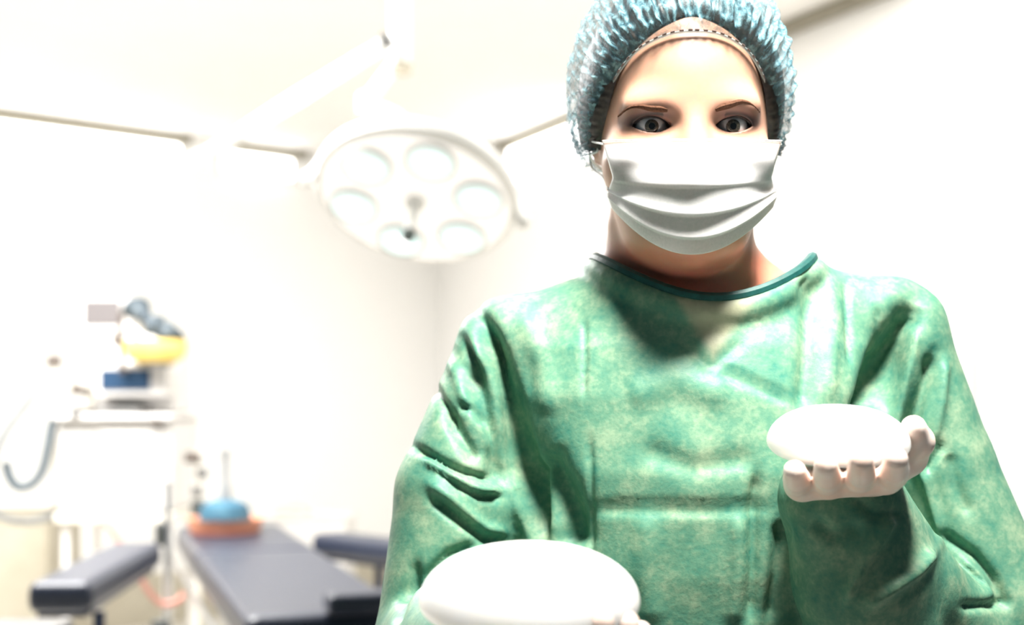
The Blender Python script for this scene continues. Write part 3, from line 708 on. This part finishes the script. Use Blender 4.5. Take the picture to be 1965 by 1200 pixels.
vr = np.concatenate([np.linspace(0, 0.2, 26), np.linspace(0.2, 0.98, 50)[1:]])
cv, cf = dome(ring, (0, 0.088, 0.045), (0.0935, 0.118, 0.112), vr, 0.055, 0.040)
cap = meshobj('surgical_cap', cv, cf, capm, person)
bandm = mat('cap_band', (0.78, 0.86, 0.84), 0.6, 0.3); bn = noise(bandm, 300, 2); br = ramp(bandm, bn.outputs['Fac'], [(0.3, (0.66, 0.80, 0.80)), (0.7, (0.86, 0.90, 0.88))]); lk(bandm, br.outputs[0], P(bandm).inputs['Base Color']); P(bandm).inputs['Alpha'].default_value = 0.6
cb = MB(); nR = len(ring)
MB().tube(list(ring+E0)+[ring[0]+E0], 0.0012, 6, caps=False).build('elastic_edge', bandm, cap)
stm = speckled('stitch_thread', (0.22, 0.15, 0.13), (0.30, 0.21, 0.18), 400, 0.7, 0.1)
sm = MB(); seg = np.concatenate([[0], np.cumsum(np.linalg.norm(np.diff(ring, axis=0), axis=1))])
d_ = 0.0
for j in range(nR-1):
    if seg[j] >= d_ and ring[j][2] > -0.005 and ring[j][1] < 0.07:
        p = ring[j]+E0; q = ring[min(j+3, nR-1)]+E0
        t = (q-p)/np.linalg.norm(q-p); o = np.array([0, -0.0012, 0.0010])
        sm.tube([p+o, p+o+t*0.0032], 0.0008, 6); d_ = seg[j]+0.0062
st_ = sm.build('stitching', stm, cap); st_['kind'] = 'stuff'

# ------------------------------------------------------------------ face mask
maskm = mat('mask_fabric', (0.80, 0.82, 0.80), 0.75, 0.2)
mn = noise(maskm, 500, 2); mr = ramp(maskm, mn.outputs['Fac'], [(0.3, (0.80, 0.84, 0.81)), (0.7, (0.88, 0.90, 0.88))]); lk(maskm, mr.outputs[0], P(maskm).inputs['Base Color']); bump(maskm, mn.outputs['Fac'], 0.15, 0.0005)
P(maskm).inputs['Subsurface Weight'].default_value = 0.8; P(maskm).inputs['Subsurface Radius'].default_value = (0.02, 0.02, 0.019); P(maskm).inputs['Subsurface Scale'].default_value = 0.6
NU, NV = 97, 110
vk = np.array([0.0, 0.18, 0.36, 0.52, 0.68, 0.84, 1.0])
Zk = np.array([268, 305, 345, 392, 432, 465, 489])          # centre row of each level, image rows
Hk = np.array([172, 162, 152, 160, 164, 162, 156])/1.0       # half width, image columns
Rk = np.array([-3, -2, 4, 30, 62, 84, 92])                   # how much the sides rise above the centre
Yk = np.array([-0.022, -0.040, -0.046, -0.040, -0.036, -0.031, -0.025])  # front depth
from_v = lambda t, k: np.interp(t, vk, k)
uu = np.linspace(-1, 1, NU); vv = np.linspace(0, 1, NV)
MV = []
kern = np.hanning(15); kern /= kern.sum()
def smooth1(a): return np.convolve(np.pad(a, 7, mode='edge'), kern, 'valid')
zc_, hw_, rs_, yf_ = [smooth1(from_v(vv, k)) for k in (Zk, Hk, Rk, Yk)]
zc_[0], zc_[-1] = 268, 489
for j, v in enumerate(vv):
    for a in uu:
        py = zc_[j]-rs_[j]*abs(a)**2.0+ (3*(abs(a)**2) if v < .1 else 0)
        yy = yf_[j]+0.074*abs(a)**2.4*(1.0 if v < 0.5 else 1.0-0.25*(v-0.5)*2)
        # nose ridge at the top, three overlapping pleats below
        yy += 0.011*(1-math.exp(-(a/0.26)**2))*math.exp(-(v/0.40)**2)
        pl = 0.0
        for v0, am in ((0.40, 0.0022), (0.60, 0.0044), (0.80, 0.0042)):
            t = (v-v0)/0.14
            if -1 < t < 0: pl -= am*(1+t)**1.5
            elif 0 <= t < 0.16: pl -= am*(1-t/0.16)
        yy += pl*(1-0.3*abs(a))
        Y = E0[1]+yy
        xp = 1328+a*hw_[j]
        MV.append(W(xp, py, E0[1]+0.0)*np.array([1, 0, 1])+np.array([0, Y, 0]))
MVa = np.array(MV).reshape(NV, NU, 3)
lift = np.zeros((NV, NU))
for j in range(NV):
    for i in range(NU):
        h_ = on_skin(MVa[j, i, 0], MVa[j, i, 2], 0.0045)
        if h_ is not None: lift[j, i] = max(0.0, MVa[j, i, 1]-h_[1])
for _ in range(60):                                       # cloth bridges the hollows of the face
    p_ = np.pad(lift, 1, mode='edge'); lift = np.maximum(lift, 0.25*(p_[:-2, 1:-1]+p_[2:, 1:-1]+p_[1:-1, :-2]+p_[1:-1, 2:]))
for _ in range(16):
    p_ = np.pad(lift, 1, mode='edge'); lift = 0.25*(p_[:-2, 1:-1]+p_[2:, 1:-1]+p_[1:-1, :-2]+p_[1:-1, 2:])
MVa[:, :, 1] -= lift
for j in range(NV):
    for i in range(NU): MVa[j, i] = W(1328+uu[i]*hw_[j], zc_[j]-rs_[j]*abs(uu[i])**2.0, MVa[j, i, 1])
for _ in range(2):
    ex = np.zeros((NV, NU))
    for j in range(NV):
        for i in range(NU):
            h_ = on_skin(MVa[j, i, 0], MVa[j, i, 2], 0.0030)
            if h_ is not None: ex[j, i] = max(0.0, MVa[j, i, 1]-h_[1])
    for _k in range(30): p_ = np.pad(ex, 1, mode='edge'); ex = np.maximum(ex, 0.25*(p_[:-2, 1:-1]+p_[2:, 1:-1]+p_[1:-1, :-2]+p_[1:-1, 2:]))
    for j in range(NV):
        for i in range(NU): MVa[j, i] = W(1328+uu[i]*hw_[j], zc_[j]-rs_[j]*abs(uu[i])**2.0, MVa[j, i, 1]-ex[j, i])
MV = MVa.reshape(-1, 3).tolist(); MVa = MVa.reshape(-1, 3)
MF = [(j*NU+i, (j+1)*NU+i, (j+1)*NU+i+1, j*NU+i+1) for j in range(NV-1) for i in range(NU-1)]
mask = meshobj('face_mask', MV, MF, maskm, person)
so = mask.modifiers.new('thickness', 'SOLIDIFY'); so.thickness = 0.0009; so.offset = -1
strapm = speckled('mask_elastic', (0.80, 0.80, 0.78), (0.86, 0.86, 0.84), 300, 0.7, 0.1)
for s, i in ((-1, 0), (1, NU-1)):
    t0 = MVa[3*NU+i]; t1 = MVa[int(NV*0.55)*NU+i]; t2 = MVa[(NV-4)*NU+i]
    ear = hl(s*0.074, 0.095, 0.008); ear2 = hl(s*0.072, 0.112, -0.012); nape = hl(s*0.03, 0.158, -0.085)
    MB().tube(curve([t0, (t0+ear)/2+np.array([s*0.004, 0, 0.0]), ear, ear2, (t1+ear2)/2-np.array([s*0.003, 0, 0]), t1], 30), 0.0009, 6).build('ear_loop', strapm, mask)
lip = [MVa[k]+np.array([0, -0.0010, 0]) for k in range(0, NU, 2)]
MB().tube(lip, 0.0006, 6).build('top_seam', strapm, mask)

# ------------------------------------------------------------------ gown
gx0, gx1 = -0.15, 0.50
gs = 0.0028
xs = axis([(gx0, gx1, gs)])
ys = axis([(0.86, 1.16, gs), (1.16, 1.37, 0.008)])
zs = axis([(0.40, 1.08, 0.02), (1.08, 1.10, 0.006), (1.10, 1.49, gs)])
G = Field(xs, ys, zs)
tz_ = np.array([0.40, 0.70, 0.95, 1.10, 1.20, 1.28, 1.34, 1.38, 1.41, 1.45])
trx = np.array([0.24, 0.22, 0.20, 0.162, 0.160, 0.162, 0.160, 0.145, 0.115, 0.080])
try_ = np.array([0.18, 0.16, 0.135, 0.112, 0.122, 0.122, 0.107, 0.093, 0.077, 0.062])
tcy = np.array([1.16, 1.16, 1.16, 1.162, 1.158, 1.155, 1.150, 1.148, 1.146, 1.145])
def torso(x, y, z):
    rx, ry, cy = [np.interp(z, tz_, t).astype(np.float32) for t in (trx, try_, tcy)]
    q = (np.abs((x-XC)/rx)**2.3+np.abs((y-cy)/ry)**2.3)**(1/2.3)
    return smax((q-1)*np.minimum(rx, ry), z-1.43, 0.02)
G.put(torso, (-1, 0, 0), (2, 3, 3))
NCK = np.array([0.1605, 1.143, 1.4555])
def neck_ring(t, s=1.0):
    return np.array([NCK[0]+0.0915*s*math.cos(t), NCK[1]-0.078*s*math.sin(t), NCK[2]-0.041*max(math.sin(t), 0)**2.0-0.034*max(-math.sin(t), 0)**0.8])
SLA, SLB = np.array([-0.002, 1.150, 1.379]), np.array([0.324, 1.150, 1.396])
G.cap((0.085, 1.147, 1.415), SLA, 0.034, 0.040, 0.03); G.cap((0.235, 1.147, 1.418), SLB, 0.034, 0.040, 0.03)
# collar rim that the neckline sits on
for i in range(40):
    a, b = neck_ring(2*PI*i/40), neck_ring(2*PI*(i+1)/40)
    G.cap(a-np.array([0, 0, 0.008]), b-np.array([0, 0, 0.008]), 0.006, 0.006, 0.012, m=0.03)
# sleeves
G.chain([SLA, SLA*0.5+EA*0.5+np.array([-0.014, 0, 0]), EA, EA*0.45+WA*0.55, WA], [0.042, 0.053, 0.054, 0.052, 0.040], 0.016, 0.006)
UB = np.array([0.398, 1.135, 1.165])                    # loose cloth behind the elbow
G.chain([SLB, SLB*0.5+UB*0.5+np.array([-0.004, 0, 0.0]), UB, UB+np.array([0.0, 0, -0.08])], [0.043, 0.047, 0.054, 0.06], 0.016, 0.006)
G.chain([UB+np.array([-0.02, -0.005, -0.05]), EB*0.55+WB*0.45, WB], [0.052, 0.046, 0.041], 0.010, 0.006)
G.chain([WB, (0.262, 1.012, 1.205), (0.288, 1.045, 1.115)], [0.041, 0.050, 0.050], 0.012, 0.008)
# openings: neck and cuffs
def neckhole(x, y, z):
    q = np.sqrt(((x-NCK[0])/0.0885)**2+((y-NCK[1])/0.075)**2)
    zr = NCK[2]-0.041*np.clip((NCK[1]-y)/0.078, 0, 1)**2.0-0.022
    return np.maximum((q-1)*0.075, zr-z)
G.put(neckhole, (-1, 0, 1.30), (2, 3, 3), 0.002, 'sub')
gv, gq = G.mesh()
gv = relax(gv, gq, 3, 0.4)
# folds: creases and ridges drawn where the cloth is pulled or hangs, pushed along the surface normal
def polydist(px, py, pts):
    p = np.array(pts, float); best = np.full(len(px), 1e9); sgn = np.zeros(len(px)); par = np.zeros(len(px))
    seg = np.linalg.norm(np.diff(p, axis=0), axis=1); L = np.concatenate([[0], np.cumsum(seg)]); T = L[-1]
    for i in range(len(p)-1):
        d = p[i+1]-p[i]; l2 = d@d
        h = np.clip(((px-p[i, 0])*d[0]+(py-p[i, 1])*d[1])/l2, 0, 1)
        qx, qy = px-p[i, 0]-d[0]*h, py-p[i, 1]-d[1]*h; dist = np.hypot(qx, qy)
        m = dist < best; best[m] = dist[m]; sgn[m] = np.sign(d[0]*qy-d[1]*qx)[m]; par[m] = ((L[i]+h*seg[i])/T)[m]
    return best, sgn, par
FOLDS = [
 ([(893, 690), (925, 770), (950, 860), (965, 940)], 26, -9, 'v'),
 ([(1715, 640), (1700, 720), (1690, 790)], 22, -8, 'v'),  # (polyline in the picture, half width, depth in mm (negative: crease), kind)
 ([(918, 600), (955, 680), (978, 750), (990, 820), (1000, 900), (1015, 966), (1030, 1050)], 16, -20, 'v'),
 ([(905, 640), (935, 760), (955, 840), (984, 935), (1012, 1040)], 9, 5, 'v'),
 ([(889, 651), (924, 725), (940, 790), (962, 868), (985, 960)], 9, -6, 'v'),
 ([(868, 690), (890, 760), (930, 830), (950, 870)], 11, 4, 'v'),
 ([(857, 782), (880, 830), (917, 885)], 14, -7, 'v'),
 ([(878, 777), (905, 785), (930, 812)], 8, -5, 'v'),
 ([(833, 739), (854, 781), (868, 830)], 7, -4, 'v'),
 ([(794, 858), (850, 889), (889, 905), (952, 920)], 8, -6, 'v'),
 ([(815, 880), (860, 912), (905, 938), (965, 945)], 8, 5, 'v'),
 ([(832, 897), (877, 930), (921, 952), (968, 955)], 7, -5, 'v'),
 ([(826, 957), (889, 1004), (937, 1036), (968, 1037)], 9, -6, 'v'),
 ([(820, 925), (870, 960), (930, 1015), (975, 1025)], 10, 4, 'v'),
 ([(765, 1150), (800, 1120), (860, 1065), (920, 1045)], 10, -5, 'v'),
 ([(760, 1200), (785, 1130), (800, 1080)], 9, -5, 'v'),
 ([(1120, 610), (1121, 690), (1118, 760)], 5, -2.0, 'v'),
 ([(1130, 840), (1131, 920), (1132, 1060), (1128, 1200)], 6, -3.0, 'v'),
 ([(1130, 984), (1240, 983), (1360, 985), (1480, 980)], 7, -2.5, 's'),
 ([(1030, 870), (1060, 930), (1092, 1000), (1096, 1060)], 34, -15, 'v'),
 ([(1552, 505), (1556, 600), (1550, 690), (1540, 790)], 17, -6, 'v'),
 ([(1590, 520), (1600, 620), (1590, 770)], 14, 3, 'v'),
 ([(1622, 540), (1626, 620), (1632, 700)], 6, -3, 'v'),
 ([(1684, 590), (1685, 640), (1678, 700)], 6, -3, 'v'),
 ([(1376, 716), (1440, 742), (1513, 776)], 6, -3, 's'),
 ([(1758, 575), (1722, 650), (1690, 730), (1668, 800), (1655, 870)], 28, -21, 'v'),
 ([(1765, 620), (1745, 700), (1725, 780), (1715, 850)], 10, 5, 'v'),
 ([(1795, 680), (1778, 740), (1750, 806), (1740, 860)], 15, -11, 'v'),
 ([(1815, 690), (1808, 770), (1790, 850)], 9, 4, 'v'),
 ([(1812, 850), (1792, 880), (1772, 908)], 7, -4, 'v'),
 ([(1744, 868), (1776, 920), (1800, 1000), (1808, 1045)], 8, 5, 'v'),
 ([(1825, 870), (1835, 930), (1860, 990)], 12, -4, 'v'),
 ([(1800, 1020), (1830, 1040), (1872, 1068), (1905, 1110), (1932, 1165)], 9, -6, 'v'),
 ([(1850, 1075), (1880, 1110), (1900, 1160)], 8, 4, 'v'),
 ([(1850, 1165), (1900, 1160), (1935, 1155)], 8, -5, 'v'),
 ([(1710, 985), (1670, 1060), (1624, 1156)], 11, 5, 'v'),
 ([(1640, 960), (1680, 990), (1730, 985)], 10, -4, 'v'),
 ([(1660, 1160), (1752, 1100), (1790, 1060)], 12, 6, 'v'),
 ([(1560, 1000), (1600, 1030), (1650, 1010)], 14, -5, 'v'),
 ([(1455, 900), (1446, 960), (1445, 1100), (1440, 1200)], 10, -6, 'v'),
 ([(1500, 1000), (1495, 1100), (1480, 1200)], 16, -8, 'v'),
 ([(1415, 990), (1415, 1100), (1405, 1200)], 14, 4, 'v'),
 ([(1240, 990), (1235, 1100), (1250, 1200)], 24, 3, 'v'),
 ([(1300, 640), (1360, 705), (1430, 650)], 12, -2, 'v'),
 ([(1000, 600), (1040, 700), (1050, 800)], 22, 3, 'v'),
 ([(1200, 760), (1300, 730), (1400, 760)], 30, 3, 'v'),
 ([(1230, 860), (1330, 900), (1450, 880)], 24, -3, 'v'),
]
def wrinkle(gv, N):
    px = CX+F*gv[:, 0]/gv[:, 1]; py = HY-F*(gv[:, 2]-ZC)/gv[:, 1]
    front = np.clip((-N[:, 1]+0.35)/0.5, 0, 1)
    D = np.zeros(len(gv))
    for pts, w, a, kind in FOLDS:
        d, sg, t = polydist(px, py, pts)
        near = d < 4*w
        tap = np.clip(np.minimum(t, 1-t)/0.15+0.25, 0, 1)
        if kind == 'v': D += np.where(near, 1.25*a*1e-3*np.exp(-(d/w)**2)*tap, 0)
        else:
            s_ = sg*d; D += np.where(near, a*1e-3*tap*np.where(s_ > 0, np.exp(-(s_/w)**2)*1.0, np.exp(-(s_/(3.5*w))**2)), 0)
    D *= front
    x, y, z = gv.T
    soft = np.zeros(len(gv)); r2 = np.random.default_rng(3)
    for k in range(26):
        f = r2.normal(size=3); f *= r2.uniform(18, 75)/np.linalg.norm(f); f[2] *= 0.55
        soft += np.sin(x*f[0]+y*f[1]+z*f[2]+r2.uniform(0, 6.28))*(18/np.linalg.norm(f))
    D += 0.00055*soft
    # skirt pleats low down, out of the creased region
    D += np.clip((1.08-z)/0.3, 0, 1)*0.012*np.sin(np.arctan2(y-1.16, x-XC)*11)
    return D
N = vnormals(gv, gq)
D = wrinkle(gv, N)
keep = np.clip(np.abs(((gv[:, 0]-NCK[0])/0.0915)**2+((gv[:, 1]-NCK[1])/0.078)**2-1)/0.25, 0.05, 1)
keep = np.where(gv[:, 2] > 1.40, keep, 1)
gv = gv+N*(D*keep)[:, None]
gv = relax(gv, gq, 1, 0.25)

gown_m = mat('gown_nonwoven', (0.1, 0.3, 0.21), 0.5, 0.25)
g1 = noise(gown_m, 34, 4, 0.65); g2 = noise(gown_m, 210, 3, 0.6)
gm = nd(gown_m, 'ShaderNodeMath', operation='MULTIPLY_ADD'); gm.inputs[1].default_value = 0.45
lk(gown_m, g2.outputs['Fac'], gm.inputs[0]); lk(gown_m, g1.outputs['Fac'], gm.inputs[2])
gr = ramp(gown_m, gm.outputs[0], [(0.46, (0.036, 0.180, 0.132)), (0.72, (0.110, 0.250, 0.166)), (1.0, (0.265, 0.370, 0.245))])
lk(gown_m, gr.outputs[0], P(gown_m).inputs['Base Color'])
g3 = noise(gown_m, 16, 4, 0.55); g3.noise_type = 'RIDGED_MULTIFRACTAL'; g3.normalize = True
b1 = bump(gown_m, g3.outputs['Fac'], 0.22, 0.012)
b2 = nd(gown_m, 'ShaderNodeBump'); b2.inputs['Strength'].default_value = 0.22; b2.inputs['Distance'].default_value = 0.0015
lk(gown_m, g2.outputs['Fac'], b2.inputs['Height']); lk(gown_m, b1.outputs[0], b2.inputs['Normal']); lk(gown_m, b2.outputs[0], P(gown_m).inputs['Normal'])
gown = meshobj('surgical_gown', gv, gq.tolist(), gown_m, person)
gpx = CX+F*gv[:, 0]/gv[:, 1]; gpy = HY-F*(gv[:, 2]-ZC)/gv[:, 1]        # thin single layer over the V-neck worn underneath
tri = np.minimum(np.minimum((702-gpy)*0.62-(1368-gpx), (702-gpy)*0.72-(gpx-1368)), gpy-560)
sheer = np.clip(tri/22, 0, 1)*(gv[:, 1] < 1.12)*(gpy < 720)
fa = gown.data.attributes.new('sheer', 'FLOAT', 'POINT'); fa.data.foreach_set('value', sheer.astype(np.float32))
sa_ = nd(gown_m, 'ShaderNodeAttribute', attribute_name='sheer'); sm_ = nd(gown_m, 'ShaderNodeMix', data_type='RGBA')
sx_ = nd(gown_m, 'ShaderNodeMath', operation='MULTIPLY'); sx_.inputs[1].default_value = 0.55; lk(gown_m, sa_.outputs['Fac'], sx_.inputs[0])
lk(gown_m, sx_.outputs[0], sm_.inputs[0]); lk(gown_m, gr.outputs[0], sm_.inputs[6]); sm_.inputs[7].default_value = (0.50, 0.42, 0.29, 1)
lk(gown_m, sm_.outputs[2], P(gown_m).inputs['Base Color'])
bindm = speckled('gown_binding', (0.004, 0.055, 0.050), (0.007, 0.085, 0.075), 200, 0.5, 0.1)
gbvh = BVHTree.FromPolygons(gv.tolist(), gq.tolist())
rz_ = []
for i in range(96):                                       # the binding lies on the cut edge of the cloth
    p = neck_ring(2*PI*i/96, 1.03); h_ = gbvh.ray_cast(Vector((p[0], p[1], 1.52)), Vector((0, 0, -1)), 0.16)
    rz_.append(h_[0][2] if h_[0] is not None else p[2])
rz_ = np.array(rz_); k_ = np.ones(7)/7; rz_ = np.convolve(np.concatenate([rz_[-3:], rz_, rz_[:3]]), k_, 'valid')
ringc = [np.array([*neck_ring(2*PI*i/96, 1.0)[:2], rz_[i % 96]+0.001]) for i in range(97)]
MB().tube(ringc, 0.0046, 8, caps=False).build('neck_binding', bindm, gown)

# ------------------------------------------------------------------ gloved hands
glovem = mat('glove_latex', (0.86, 0.70, 0.62), 0.42, 0.45)
ln = noise(glovem, 60, 3); lr = ramp(glovem, ln.outputs['Fac'], [(0.3, (0.92, 0.68, 0.58)), (0.75, (0.94, 0.82, 0.76))]); lk(glovem, lr.outputs[0], P(glovem).inputs['Base Color'])
P(glovem).inputs['Subsurface Weight'].default_value = 0.2; P(glovem).inputs['Subsurface Radius'].default_value = (0.01, 0.005, 0.004)
bump(glovem, ln.outputs['Fac'], 0.3, 0.001)
def hand(wrist, f, r, elbow, curl, label, spread=0.10, thumb_up=0.6):
    f = np.array(f, float); f /= np.linalg.norm(f); r = np.array(r, float); r -= f*(r@f); r /= np.linalg.norm(r)
    n = np.cross(r, f)
    if n[2] < 0: n = -n                                  # palm looks up
    w = np.array(wrist)
    pt = lambda a, b, c: w+f*a+r*b+n*c
    allp = []
    fing = []
    for i, (b, ln_, kn) in enumerate([(0.030, 0.070, 0.088), (0.010, 0.077, 0.092), (-0.010, 0.071, 0.088), (-0.029, 0.056, 0.080)]):
        ang = curl; p = pt(kn, b, 0.0); pts = [pt(0.045, b*0.7, 0.0), p]; dirr = f+r*(b*spread*10)
        dirr /= np.linalg.norm(dirr); th = 0.0
        for sgm, frac in enumerate((0.45, 0.30, 0.25)):
            th += ang[sgm]; p = p+(dirr*math.cos(th)+n*math.sin(th))*ln_*frac; pts.append(p)
        fing.append(pts); allp += pts
    th_p = [pt(0.012, 0.018, 0.004), pt(0.040, 0.046, 0.010), pt(0.058, 0.053, 0.012+0.016*thumb_up), pt(0.070, 0.050, 0.014+0.032*thumb_up)]
    arm = w+(np.array(elbow)-w)*0.35
    allp += th_p+[arm, w]
    P_ = np.array(allp); lo, hi = P_.min(0)-0.04, P_.max(0)+0.04
    h = Field(*[axis([(lo[i], hi[i], 0.0019)]) for i in range(3)])
    # palm
    for b0 in (0.026, 0.009, -0.009, -0.026):
        h.cap(pt(0.012, b0*0.72, -0.001), pt(0.082, b0*1.05, -0.002), 0.0145, 0.0115, 0.010)
    h.cap(arm, pt(0.010, 0, 0), 0.030, 0.0245, 0.02)
    h.ell(pt(0.035, 0.026, 0.006), (0.019, 0.019, 0.016), 0.014)
    h.chain(th_p, [0.015, 0.0135, 0.0108, 0.0088], 0.012, 0.003)
    for pts in fing:
        h.chain(pts[1:], [0.0102, 0.0093, 0.0086, 0.0075], 0.006, 0.002, m=0.02)
    V, Q = h.mesh(); V = relax(V, Q, 2, 0.4)
    g = meshobj('glove', V, Q.tolist(), glovem, person)
    if label: g['label'] = label
    return g, n
hA = hand(np.array([-0.006, 0.880, 1.162]), (0.42, -0.88, 0.10), (-0.85, -0.40, 0.0), WA*0.4+EA*0.6, (0.25, 0.40, 0.35), 'pale glove under the larger implant', thumb_up=0.5)
hB = hand(np.array([0.243, 1.000, 1.282]), (-0.22, -0.97, 0.02), (0.97, -0.20, 0.10), WB*0.4+EB*0.6, (0.04, 0.16, 0.20), 'pale pink glove under the smaller implant', thumb_up=0.5)

# ------------------------------------------------------------------ implants
impm = mat('implant_silicone', (0.90, 0.88, 0.85), 0.28, 0.5)
inn = noise(impm, 30, 2); ir = ramp(impm, inn.outputs['Fac'], [(0.3, (0.94, 0.92, 0.89)), (0.7, (0.96, 0.945, 0.93))]); lk(impm, ir.outputs[0], P(impm).inputs['Base Color'])
P(impm).inputs['Subsurface Weight'].default_value = 1.0; P(impm).inputs['Subsurface Radius'].default_value = (0.04, 0.038, 0.036); P(impm).inputs['Subsurface Scale'].default_value = 1.0
def implant(c, R, up_h, dn_h, tilt, label):
    ax = np.array(tilt, float); ax /= np.linalg.norm(ax); c = np.array(c)
    prof = []
    for t in np.linspace(-PI/2, PI/2, 34):
        s_ = math.sin(t); rr = R*(max(math.cos(t), 0)**(0.86 if s_ > 0 else 0.72)); hh = (up_h if s_ > 0 else dn_h)*s_
        prof.append((max(rr, 0.0003), hh))
    t_ = thing('implant', tuple(c-ax*dn_h), label, 'implant', 'implants held by the surgeon')
    MB().lathe(c, ax, prof, 72).build('shell', impm, t_)
    MB().lathe(c-ax*(dn_h+0.0006), ax, [(0.002, 0.0), (R*0.28, 0.0), (R*0.30, 0.0012), (R*0.2, 0.0016)], 32).build('base_patch', impm, t_)
implant(W(1016, 1152, 0.79), 0.0643, 0.032, 0.019, (0.0, -0.10, 1.0), 'large smooth white implant on the gloved hand at the bottom')
implant(W(1608, 850, 0.925), 0.0480, 0.0262, 0.016, (0.02, -0.06, 1.0), 'small smooth white implant held in front of the right sleeve')
